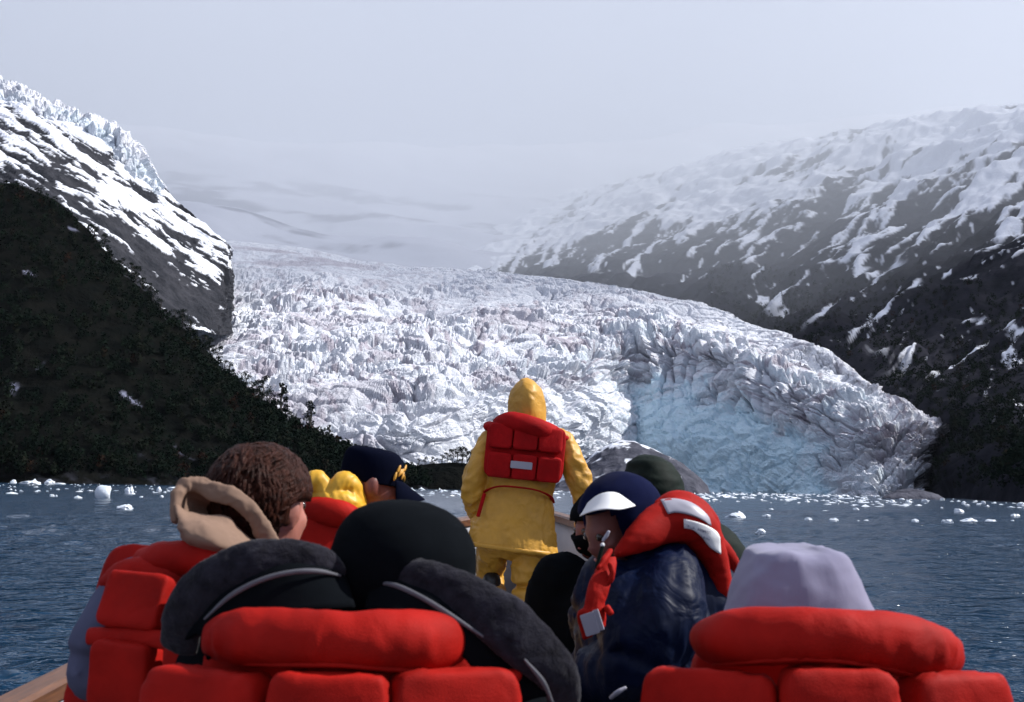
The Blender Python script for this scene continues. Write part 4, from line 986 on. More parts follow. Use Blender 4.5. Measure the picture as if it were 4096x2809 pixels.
    for k, p in ((-1, (1955, 1712)), (1, (2258, 1758))):
        strip('shoulder_strap', [A(p[0], p[1] - 2, Y - 0.08), A(p[0] - 6 * k, p[1] - 12, Y), A(p[0] - 20 * k, p[1] + 5, Y + 0.12), A(p[0] - 30 * k, p[1] + 60, Y + 0.2)], [0.035, 0.045, 0.05, 0.05], M_RED2, lj, 0.05, up=(0, 0, 1))
    belt = [A(1935, 1985, Y + 0.02), A(1945, 1962, Y - 0.09), A(2000, 1945, Y - 0.165), A(2080, 1950, Y - 0.185), A(2150, 1962, Y - 0.165), A(2200, 1985, Y - 0.09), A(2212, 2010, Y + 0.02)]
    strip('belt', belt, [0.014] * 7, M_RED2, lj, 0.012, up=(0, 0, 1), seg=8)
    strip('belt_end', [A(1938, 1975, Y - 0.10), A(1925, 2020, Y - 0.13), A(1912, 2065, Y - 0.13)], [0.012] * 3, M_RED2, lj, 0.008)
    lab = c0 + Rn * (-0.018) + Un * (-0.085) + Bk * 0.053
    pad('label', lab, Rn, Un, 0.135, 0.045, 0.006, M_SILVER, lj, e=0.12, wrk=0.0)
person_yellow()

# ---- black hat and charcoal fleece-trimmed parka, back to us
def person_fleece():
    Y = 2.06
    d = person('person', 'person in black hat and spread charcoal fleece collar with orange life jacket', 'people aboard the boat',
               hip=A(1480, 3400, Y + 0.02), head=A(1612, 2330, Y + 0.02), yaw=0.05, shw=0.17, trousers=M_BLACK, seed=31,
               arms={q: (A(1440 + q * 560, 2700, Y + .06) + np.array([q * .04, .02, -.24]), A(1440 + q * 540, 2700, Y + .06) + np.array([0, .25, -.27])) for q in (-1, 1)})
    root = d['root']
    # parka body
    L = [(2300, 1440, 150, .10), (2350, 1420, 330, .14), (2420, 1370, 520, .165), (2500, 1390, 640, .18), (2620, 1430, 700, .19), (2850, 1480, 760, .20), (3100, 1480, 700, .20), (3400, 1480, 600, .20)]
    C = cat(np.array([[*A(x, y, Y + 0.06), hw / 2270.0, dr] for y, x, hw, dr in L]), np.linspace(0, len(L) - 1, 40))
    j = MB(); j.loops([[(x + rx * math.cos(a), y + ry * math.sin(a), z) for a in [2 * math.pi * k / 40 for k in range(40)]] for x, y, z, rx, ry in C])
    for k in (-1, 1):
        s = A(1440 + k * 560, 2700, Y + 0.06); j.tube([s, s + np.array([k * 0.04, 0.02, -0.24]), s + np.array([k * 0.0, 0.25, -0.27])], [0.085, 0.075, 0.06], sub=5, seg=16)
    j.build('parka', M_BLACK, root, voxel=0.012, smooth=4, disp=wr(0.006, 0.09, 33))
    hood_up('hat', [(A(1612, 2420, Y), .118, .125), (A(1614, 2300, Y), .129, .138), (A(1616, 2190, Y), .127, .138), (A(1612, 2110, Y), .112, .122), (A(1608, 2050, Y), .086, .096), (A(1602, 2015, Y), .053, .06), (A(1600, 2001, Y), .012, .012)],
            M_BLACK, root, 34, wamp=0.003)
    F = lambda name, pts, hw, seed: MB().tube([A(x, y, z) for x, y, z in pts], [(w / 2270.0, 0.013) for w in hw], up=(0, -1, 0.25), seg=24, sub=6).build(
        name, M_FLEECE, root, smooth=1, subsurf=1, disp=lambda P, N: 0.005 * fbm(P / 0.06, 2, s=seed) + 0.0016 * fbm(P / 0.008, 2, s=seed + 3))
    F('collar_flap', [(1390, 2312, 1.98), (1330, 2265, 1.95), (1220, 2228, 1.93), (1080, 2228, 1.92), (930, 2270, 1.92), (800, 2360, 1.93), (735, 2470, 1.95), (715, 2590, 1.98)], [14, 46, 64, 72, 78, 84, 88, 80], 35)
    F('collar_flap', [(1488, 2325, 1.98), (1560, 2290, 1.95), (1680, 2300, 1.92), (1830, 2365, 1.90), (1980, 2465, 1.88), (2100, 2560, 1.88), (2190, 2650, 1.89), (2245, 2750, 1.91), (2262, 2900, 1.95)], [10, 42, 64, 84, 98, 100, 90, 72, 56], 38)
    for pts in ([(820, 2475, 1.90), (920, 2385, 1.89), (1040, 2322, 1.885), (1160, 2290, 1.885), (1270, 2285, 1.895), (1360, 2302, 1.93)],
                [(1490, 2330, 1.95), (1580, 2342, 1.91), (1690, 2392, 1.885), (1800, 2460, 1.87), (1930, 2545, 1.865)], [(2100, 2640, 1.86), (2170, 2725, 1.865), (2210, 2810, 1.88)]):
        MB().tube([A(*p) for p in pts], [(0.002, 0.003)] + [(0.0042, 0.003)] * (len(pts) - 2) + [(0.002, 0.002)], up=(0, -1, 0), seg=10, sub=6).build('piping', M_PIPE, root)
    # inner lining between flap and life jacket
    for rows in ([[(745, 2560, 1.95), (850, 2350, 1.93), (1100, 2240, 1.925), (1300, 2262, 1.94), (1385, 2310, 1.97)], [(800, 2540, 1.915), (930, 2400, 1.90), (1120, 2310, 1.895), (1280, 2300, 1.91), (1390, 2330, 1.95)], [(830, 2640, 1.88), (1000, 2500, 1.87), (1180, 2460, 1.87), (1300, 2440, 1.88), (1420, 2430, 1.90)]],
                 [[(1486, 2325, 1.97), (1620, 2310, 1.93), (1830, 2390, 1.905), (2040, 2540, 1.89), (2230, 2780, 1.91)], [(1480, 2345, 1.95), (1600, 2360, 1.905), (1760, 2450, 1.88), (1930, 2580, 1.875), (2120, 2800, 1.89)], [(1460, 2440, 1.91), (1600, 2460, 1.88), (1750, 2540, 1.87), (1880, 2660, 1.865), (2000, 2860, 1.87)]]):
        mb = MB(); R = cat(np.array([cat(np.array([A(*p) for p in r]), np.linspace(0, 4, 26)) for r in rows]), np.linspace(0, 2, 12)); mb.loops([list(r) for r in R], closed=False); mb.build('lining', M_BLACK, root, solid=0.006)
    vest_large(root, Y, [(880, 2556, 1.90), (1000, 2548, 1.845), (1180, 2552, 1.81), (1350, 2560, 1.80), (1540, 2565, 1.81), (1700, 2568, 1.84), (1800, 2574, 1.89)], [92, 116, 118, 110, 120, 126, 100], 2520,
               [(810, 2700, 510, 1.80, 0.22), (1312, 2712, 470, 1.755, 0.0), (1815, 2700, 500, 1.80, -0.22)], 41, (590, 2085, 2690))
def vest_large(root, Y, path, rad, ppm, pads, seed, tips):
    """collar pillow and back pads as seen from right behind"""
    c = A((tips[0] + tips[1]) / 2, 2960, Y - 0.13)
    lj = pad('life_jacket', c, (1, 0, 0), (0, 0.05, 1), 0.46, 0.32, 0.06, M_RED, root, e=0.25, bend=0.6, seed=seed)
    Rd = [r / ppm for r in rad]
    zc = np.mean([A(*p)[2] for p in path])
    def puck(P, N):
        rel = (P[:, 2] - zc) / 0.045
        prof = np.exp(-((rel + 0.1) / 0.55) ** 2)
        w = ridged(np.stack([P[:, 0] / 0.034, P[:, 2] / 0.2, P[:, 1] * 0], -1), 3, 0.55, s=seed)
        top = np.exp(-((rel - 0.9) / 0.4) ** 2) * fbm(np.stack([P[:, 0] / 0.03, P[:, 1] / .1, P[:, 2] * 0], -1), 2, s=seed + 2)
        return 0.0075 * w * prof + 0.0030 * top + 0.003 * fbm(P / 0.09, 2, s=seed + 3)
    MB().tube([A(*p) for p in path], [(r, r * 0.9) for r in Rd], up=(0, -1, 0), seg=36, sub=10).build('collar', M_RED, lj, smooth=1, disp=puck)
    MB().tube([A(x, y + rad[i] * 0.92, Yy - 0.028) for i, (x, y, Yy) in enumerate(path)], [0.004] * len(path), seg=6, sub=6).build('seam', M_RED, lj)
    for i, (cx, top, w, Yp, tw) in enumerate(pads):
        h = 0.27; p = A(cx, top, Yp); k = 4 * FPX / Yp
        pad('pad', p + np.array([0, 0.012, -h / 2 * 0.97]), (1, tw * -1.6, -0.015), (0, 0.10, 1), w / k * 1.02, h, 0.085, M_RED, lj, e=0.26, bend=0.2, seed=seed + 5 + i, wrk=0.0055)
        hw_, hh_ = w / k * 0.47, h * 0.465; cc = p + np.array([0, 0.012 - 0.040, -h / 2 * 0.97]); Rv = np.array([1, tw * -1.6, -0.015]); Rv /= np.linalg.norm(Rv); Uv = np.array([0, 0.10, 1])
        ring = [cc + Rv * hw_ * math.copysign(abs(math.cos(q)) ** 0.3, math.cos(q)) + Uv * hh_ * math.copysign(abs(math.sin(q)) ** 0.3, math.sin(q)) + np.array([0, 0.012, 0]) for q in np.linspace(0, 2 * math.pi, 49)]
        MB().tube(ring, [0.0028] * 49, seg=6, sub=1, round_ends=False).build('seam', M_RED, lj)
    for x, sgn in ((tips[0], -1), (tips[1], 1)):
        p = A(x, tips[2], Y - 0.2)
        MB().tube([p + np.array([-sgn * 0.15, 0.0, -0.06]), p + np.array([-sgn * 0.06, 0.01, -0.035]), p + np.array([-sgn * 0.01, 0.02, -0.008])], [(0.05, 0.05), (0.045, 0.042), (0.014, 0.012)], up=(0, 0, 1), sub=5).build('shoulder_flap', M_RED, lj, smooth=2)
    return lj
person_fleece()

# ---- lavender hood on the right, back to us
def person_lavender():
    Y = 2.15
    d = person('person', 'person in pale lavender hood and bulky orange life jacket with back turned', 'people aboard the boat',
               hip=A(3300, 3400, Y + .02), head=A(3190, 2470, Y + 0.03), yaw=-0.1, shw=0.19, jacket=M_LAV, trousers=M_NAVY, seed=51)
    root = d['root']
    s = [(2600, 3190, 330, .15), (2520, 3195, 312, .15), (2440, 3192, 282, .148), (2360, 3186, 250, .142), (2290, 3180, 222, .13), (2235, 3176, 198, .118), (2206, 3174, 178, .102), (2192, 3170, 122, .072), (2188, 3172, 20, .015)]
    h = hood_up('hood', [(A(x, y, Y), w * 0.955 / 2117.0, r) for y, x, w, r in s], M_LAV, root, 52, e=0.82, crease=0.05, cdir=-math.pi / 2 - 0.85, wamp=0.0, wsc=0.14, seg=64)
    n = len(h.data.vertices); co = np.empty(n * 3, np.float32); h.data.vertices.foreach_get('co', co); co = co.reshape(-1, 3); nn = np.empty(n * 3, np.float32); h.data.vertex_normals.foreach_get('vector', nn); nn = nn.reshape(-1, 3)
    w = fbm(co / 0.12, 2, s=53)[:, None]; f = ridged(np.stack([(co[:, 0] + 0.5 * co[:, 2]) / 0.085, co[:, 1] / 0.09, (co[:, 2] - 0.3 * co[:, 0]) / 0.26], -1) + w * 0.5, 2, 0.4, s=54)
    co = co + nn * (0.0085 * f + 0.002 * fbm(co / 0.025, 2, s=55))[:, None].astype(np.float32); h.data.vertices.foreach_set('co', co.ravel()); h.data.update()
    vest_large(root, Y, [(2858, 2566, 1.97), (2960, 2548, 1.90), (3120, 2538, 1.86), (3320, 2545, 1.845), (3520, 2565, 1.86), (3690, 2598, 1.90), (3770, 2622, 1.96)], [100, 112, 110, 106, 112, 116, 98], 2440,
               [(2835, 2700, 520, 1.86, 0.22), (3360, 2698, 430, 1.80, 0.0), (3830, 2712, 440, 1.86, -0.25)], 61, (2600, 4030, 2735))
person_lavender()

# ---- brown-haired person with a beige hood thrown back
def person_brown():
    Y = 2.5; ya = math.radians(42)
    d = person('person', 'bareheaded person with wavy brown hair and beige hood thrown back', 'people aboard the boat',
               hip=A(700, 3150, 2.42), head=A(1058, 2030, Y), yaw=math.radians(28), hyaw=math.radians(26), hpitch=-0.05, shw=0.19, trousers=M_GREYB, seed=71, hs=1.04,
               arms={-1: (A(392, 2690, 2.30), A(540, 2860, 2.62))})
    root = d['root']; hc = d['head']; Mh = d['Mh']
    # jacket
    j = MB()
    j.tube([d['hip'] + (0, 0, -.05), d['hip'] * .5 + d['chest'] * .5, d['chest'], d['nb'] + (0, 0, -.05)], [(0.2, .15), (.2, .15), (.2, .145), (.12, .1)], up=d['fw'], sub=5)
    for pts, rr in (([A(570, 2340, 2.36), A(470, 2440, 2.33), A(392, 2690, 2.30), A(540, 2860, 2.62)], [0.062, 0.06, 0.056, 0.046]), ([d['sh'][1] - d['rt'] * .05, d['sh'][1], d['el'][1], d['ha'][1]], [.08, .08, .065, .05])):
        j.tube(pts, rr, sub=6, seg=16)
    j.build('jacket', M_GREYB, root, voxel=0.013, smooth=3, disp=wr(0.010, 0.12, 73, (1, 1, 1.4)))
    # hair: cap of the skull with deep waves, open at the face
    h = MB(); h.ell(hc + Mh @ np.array([0, -0.022, 0.026]), (0.101, 0.114, 0.104), Mh, 64, 44)
    keep = []
    for f in h.f:
        c = Mh.T @ (np.mean([h.v[i] for i in f], axis=0) - hc)
        face = c[1] > 0.045 and c[2] < 0.075 and not (abs(c[0]) > 0.075 and c[1] < 0.06)
        nape = c[2] < -0.062 and c[1] > -0.12
        side = abs(c[0]) > 0.05 and c[1] > -0.045 and c[2] < 0.022
        if not (face or nape or side): keep.append(f)
    h.f = keep
    def wave(P, N):
        q = (P - hc) @ Mh
        a = np.arctan2(q[:, 0], q[:, 1]); flow = q[:, 2] / 0.045 + 0.9 * fbm(q / 0.06, 3, s=75) * 2
        return 0.010 * ridged(np.stack([q[:, 0] / 0.075, q[:, 1] / 0.05 + flow * 0.25, q[:, 2] / 0.05], -1), 3, 0.5, s=76) + 0.0035 * fbm(np.stack([a * 14, flow * 1.5, q[:, 1] * 4], -1), 3, s=77)
    hair = h.build('hair', M_HAIR, root, solid=0.012, disp=wave)
    rng = np.random.default_rng(76); lk = MB(); rad = np.array([0.103, 0.116, 0.106]); c0 = np.array([0, -0.022, 0.026])
    n = 0
    while n < 1000:
        q = rng.normal(size=3); q /= np.linalg.norm(q); p = q * rad + c0
        if p[2] < -0.05 or (p[1] > 0.04 and p[2] < 0.075) or (abs(p[0]) > 0.055 and p[1] > -0.035 and p[2] < 0.03): continue
        n += 1
        # combed from a parting at the top front, falling back and to the sides in waves
        fl = np.array([q[0] * 0.9 + 0.25 * rng.normal(), -0.75 + 0.25 * rng.normal(), -0.35 - 0.5 * (q[2] < 0.3)])
        pts = [p]; ph = rng.uniform(0, 6.28); L = rng.uniform(0.08, 0.12); sd = np.cross(q, fl); sd /= np.linalg.norm(sd) + 1e-9
        for k in range(1, 7):
            pr = pts[-1] - c0; nn = pr / rad ** 2; nn /= np.linalg.norm(nn); t = fl - nn * fl.dot(nn); t /= np.linalg.norm(t) + 1e-9
            nx = pts[-1] + (t + sd * 0.38 * math.sin(4 * q[0] + 5 * q[2] + k * 1.0)) * L / 6
            pr = nx - c0; e = math.sqrt(((pr / rad) ** 2).sum()); lift = 1.045 + 0.045 * math.sin(7 * q[0] + 6 * q[1] + 8 * q[2] + k * 0.9) + 0.012 * math.sin(ph + k * 1.3)
            pts.append(c0 + pr / e * lift)
        if min(x[2] for x in pts) < -0.075 or min(np.linalg.norm(x - np.array([0.088, -0.008, -0.014])) for x in pts) < 0.044: continue
        r0 = rng.uniform(0.0028, 0.0052)
        lk.tube([hc + Mh @ x for x in pts], [(r0 * w, r0 * w * 0.6) for w in (0.5, 0.95, 1, 1, 0.9, 0.7, 0.3)], seg=5, sub=1, round_ends=False, up=tuple(Mh @ q))
    lk.build('hair_locks', M_HAIR, hair)['kind'] = 'stuff'
    # hood thrown back: far wall with its rim roll, near wall folded over it
    rim = [(705, 2075, 2.29), (702, 2010, 2.30), (735, 1945, 2.32), (800, 1937, 2.33), (860, 1968, 2.32), (935, 1990, 2.315), (1000, 2045, 2.32), (1045, 2110, 2.33), (1080, 2170, 2.34), (1110, 2230, 2.36)]
    hd = MB().tube([A(*p) for p in rim], [(0.008, 0.009), (0.010, 0.010), (0.013, 0.009), (0.015, 0.008), (0.016, 0.008), (0.017, 0.008), (0.017, 0.008), (0.017, 0.008), (0.016, 0.008), (0.014, 0.007)], up=(0, -1, 0.2), seg=16, sub=6).build(
        'hood', M_BEIGE, root, smooth=0, subsurf=1, disp=wr(0.007, 0.045, 78, (1, 1, 1)))
    def sheet(name, rows, seed, bulge=0.0):
        R = [cat(np.array([A(*p) for p in r], float), np.linspace(0, len(r) - 1, 40)) for r in rows]
        R = cat(np.array(R), np.linspace(0, len(rows) - 1, 22))
        mb = MB(); mb.loops([list(r) for r in R], closed=False)
        return mb.build(name, M_BEIGE, hd, solid=0.005, subsurf=1, disp=wr(0.004, 0.06, seed))
    sheet('hood_far_wall', [[(705, 2075, 2.29), (735, 1950, 2.32), (860, 1985, 2.37), (1000, 2050, 2.38), (1100, 2190, 2.38)], [(722, 2110, 2.31), (775, 2040, 2.38), (890, 2080, 2.42), (990, 2140, 2.42), (1070, 2220, 2.40)], [(735, 2150, 2.29), (800, 2130, 2.35), (890, 2150, 2.37), (980, 2190, 2.39), (1050, 2240, 2.39)]], 79)
    sheet('hood_near_wall', [[(702, 2020, 2.29), (745, 2050, 2.31), (830, 2060, 2.31), (905, 2068, 2.31), (980, 2140, 2.33), (1050, 2200, 2.35)], [(708, 2060, 2.26), (760, 2085, 2.25), (840, 2110, 2.24), (930, 2150, 2.26), (1000, 2190, 2.29), (1060, 2225, 2.33)],
                             [(718, 2120, 2.25), (760, 2150, 2.22), (850, 2175, 2.21), (930, 2200, 2.24), (1000, 2220, 2.28), (1070, 2245, 2.33)], [(740, 2170, 2.29), (790, 2200, 2.26), (860, 2215, 2.25), (930, 2230, 2.27), (1000, 2245, 2.30), (1070, 2265, 2.34)]], 80)
    # life jacket
    R = np.array([math.cos(0.4), -math.sin(0.4) * -1, -0.06]); R = np.array([0.93, -0.30, -0.05]); U = np.array([0.16, 0.28, 0.95])
    lj = pad('life_jacket', A(660, 2560, 2.30), R, U, 0.36, 0.36, 0.05, M_RED, root, e=0.25, seed=81)
    pad('pad', A(552, 2408, 2.205), R, U, 0.134, 0.105, 0.055, M_RED, lj, e=0.24, seed=82)
    pad('pad', A(820, 2430, 2.14), R, U, 0.11, 0.105, 0.055, M_RED, lj, e=0.24, seed=83)
    pad('pad', A(500, 2700, 2.18), R, U + np.array([-.1, -.35, 0]), 0.125, 0.125, 0.06, M_RED, lj, e=0.24, seed=84)
    pad('pad', A(790, 2720, 2.12), R, U + np.array([-.1, -.35, 0]), 0.12, 0.125, 0.06, M_RED, lj, e=0.24, seed=85)
    strip('belt', [A(355, 2545, 2.22), A(500, 2542, 2.175), A(650, 2560, 2.145), A(800, 2580, 2.12)], [0.017] * 4, M_RED, lj, 0.012, up=(0, -1, 0.2), seg=10)
    cp = [(585, 2252, 2.34), (660, 2240, 2.29), (780, 2238, 2.26), (900, 2245, 2.26), (1010, 2262, 2.30)]
    MB().tube([A(*p) for p in cp], [0.030, 0.036, 0.038, 0.037, 0.034], up=(0, -1, 0), seg=28, sub=8).build('collar', M_RED, lj, smooth=1, disp=wr(0.003, 0.05, 86))
    MB().tube([A(440, 2330, 2.32), A(500, 2305, 2.30), A(600, 2300, 2.29), A(700, 2315, 2.27)], [0.02, 0.032, 0.036, 0.036], up=(0, -1, 0), seg=20, sub=5).build('shoulder_flap', M_RED, lj, smooth=2, disp=wr(0.003, 0.05, 87))
person_brown()

# ---- navy cap with gold leaves, yellow hood lying back, facing right
def person_cap():
    Y = 3.7; k = 4 * FPX / Y
    ya = math.radians(78)
    d = person('person', 'person in dark peaked cap with gold leaves and yellow hood lying back', 'people aboard the boat',
               hip=A(1400, 2800, Y), head=A(1490, 1935, Y), yaw=math.radians(45), hyaw=ya, hpitch=0.15, shw=0.18, jacket=M_YEL2, trousers=M_YEL, skin=M_SKIN2, seed=91)
    root = d['root']; hc = d['head']; Mh = d['Mh']
    f = Mh @ np.array([0, 1, 0]); u = Mh @ np.array([0, 0, 1]); r = Mh @ np.array([1, 0, 0])
    c = MB()
    Ls = []
    for t, rx, ry, up_, fw_ in ((0, .084, .099, .0, 0), (.2, .087, .101, .03, 0), (.5, .087, .100, .066, .0), (.75, .078, .089, .097, -.004), (.92, .052, .062, .112, -.008), (1, .006, .006, .116, -.008)):
        Ls.append([hc + u * up_ + f * (fw_ - 0.008 + ry * math.sin(a)) + r * rx * math.cos(a) for a in [2 * math.pi * q / 40 for q in range(40)]])
    L2 = cat(np.array(Ls), np.linspace(0, len(Ls) - 1, 26)); c.loops([list(l) for l in L2])
    cap = c.build('cap', M_CAP, root, smooth=1)
    b = MB(); rows = []
    for t in np.linspace(0, 1, 8):
        rows.append([hc + u * (0.022 - 0.045 * t - 0.03 * t * abs(s) ** 2 * 1) + f * (0.092 * math.sqrt(max(0.02, 1 - (0.75 * s) ** 2)) + 0.085 * t * math.sqrt(max(0, 1 - s * s))) + r * 0.088 * s for s in np.linspace(-0.99, 0.99, 21)])
    b.loops(rows, closed=False); b.build('brim', M_CAP, cap, solid=0.005, subsurf=1)
    # gold leaves embroidered on the cap front
    rng = random.Random(5)
    for i in range(7):
        az = math.radians(50 - 6 * i); hh = 0.034 + 0.007 * (i % 3) + (0.018 if i % 2 else 0)
        p = hc + u * hh + f * 0.104 * math.cos(az) + r * 0.090 * math.sin(az) - f * 0.006
        n = f * math.cos(az) + r * math.sin(az); tx = np.cross(u, n); tilt = rng.uniform(-0.8, 0.8)
        d1 = u * math.cos(tilt) + tx * math.sin(tilt); M = np.stack([np.cross(d1, n), n, d1], 1)
        MB().ell(p, (0.0055, 0.004, 0.015), M, 10, 8).build('gold_leaf', M_GOLD, cap)
    # hood lying on the back of the neck
    hp = [(1215, 2010, 3.62), (1240, 1940, 3.58), (1275, 1925, 3.58), (1312, 1975, 3.58), (1345, 1955, 3.58), (1378, 1927, 3.59), (1408, 1950, 3.60), (1432, 2000, 3.62), (1452, 2045, 3.66)]
    h = MB(); h.tube([A(*p) for p in hp], [.026, .029, .03, .028, .03, .031, .028, .024, .016], up=(0, -1, 0), seg=18, sub=5)
    h.tube([A(1220, 2030, 3.62), A(1300, 2010, 3.58), A(1380, 2015, 3.58), A(1440, 2040, 3.62)], [.03, .04, .04, .025], up=(0, -1, 0), seg=16)
    h.build('hood', M_YEL2, root, voxel=0.006, smooth=2, disp=wr(0.008, 0.06, 93, (1.5, 1, .7)))
    R = np.array([0.95, 0.1, -0.08]); U = np.array([0.1, 0.2, 1])
    lj = pad('life_jacket', A(1330, 2330, 3.62), R, U, 0.26, 0.34, 0.05, M_RED, root, e=0.25, seed=94)
    MB().tube([A(1215, 2040, 3.57), A(1300, 2045, 3.545), A(1380, 2062, 3.55), A(1440, 2075, 3.60)], [(.036, .034), (.044, .036), (.042, .036), (.02, .02)], up=(0, -1, 0), seg=20, sub=6).build('collar', M_RED, lj, smooth=1, disp=wr(0.003, .05, 95))
    pad('pad', A(1300, 2170, 3.55), R, U, 0.155, 0.135, 0.06, M_RED, lj, e=0.3, seed=96)
    pad('pad', A(1440, 2200, 3.58), R, U, 0.07, 0.13, 0.06, M_RED, lj, e=0.3, seed=97)
    pad('pad', A(1300, 2370, 3.54), R, U, 0.16, 0.135, 0.06, M_RED, lj, e=0.3, seed=98)
person_cap()

# ---- green hood, further forward on the right
def person_green():
    Y = 4.1; k = 4 * FPX / Y
    d = person('person', 'person in dark green hooded jacket sitting beyond the white visor', 'people aboard the boat',
               hip=A(2760, 2800, Y), head=A(2612, 1960, Y + .02), yaw=-1.1, hyaw=-0.4, arms={-1: (A(2680, 2480, Y + .05), A(2640, 2620, Y + .15)), 1: (A(2700, 2480, Y + .3), A(2640, 2600, Y + .35))}, shw=0.16, bulk=1.12, jacket=M_GREEN, trousers=M_BLACK, seed=101)
    root = d['root']
    s = [(2080, 2620, 105, .11), (2020, 2618, 122, .135), (1960, 2612, 121, .14), (1910, 2606, 113, .13), (1865, 2598, 92, .11), (1836, 2590, 60, .075), (1822, 2586, 12, .014)]
    hood_up('hood', [(A(x, y, Y), w / k, r) for y, x, w, r in s], M_GREEN, root, 102, wamp=0.008, wsc=0.08)
    MB().tube([A(2740, 2150, Y), A(2880, 2210, Y - .02), A(2925, 2340, Y - .02), A(2890, 2520, Y + .1)], [0.09, 0.085, 0.075, 0.06], sub=6, seg=18).build('sleeve', M_GREEN, root, smooth=1, disp=wr(0.010, 0.09, 104, (1, 1, .7)))
person_green()

# ---- black balaclava, mostly hidden behind the visor
def person_balaclava():
    Y = 4.3; k = 4 * FPX / Y
    d = person('person', 'person in black balaclava and black coat half hidden behind the white visor', 'people aboard the boat',
               hip=A(2330, 2830, Y), head=A(2398, 2105, Y), yaw=-0.2, hyaw=math.radians(-115), hpitch=0.2, shw=0.19, bulk=1.15, jacket=M_BLACK, trousers=M_BLACK, skin=M_SKIN2, seed=111)
    root = d['root']; hc = d['head']; Mh = d['Mh']
    h = MB(); h.ell(hc + Mh @ np.array([0, -0.008, 0.0]), (0.1, 0.118, 0.132), Mh, 40, 30)
    h.f = [f for f in h.f if not (lambda c: c[1] > 0.05 and -0.02 < c[2] < 0.035)(Mh.T @ (np.mean([h.v[i] for i in f], axis=0) - hc))]
    h.build('balaclava', M_BLACK, root, solid=0.012, disp=lambda P, N: 0.007 * fbm(P / 0.02, 3, s=113))
person_balaclava()

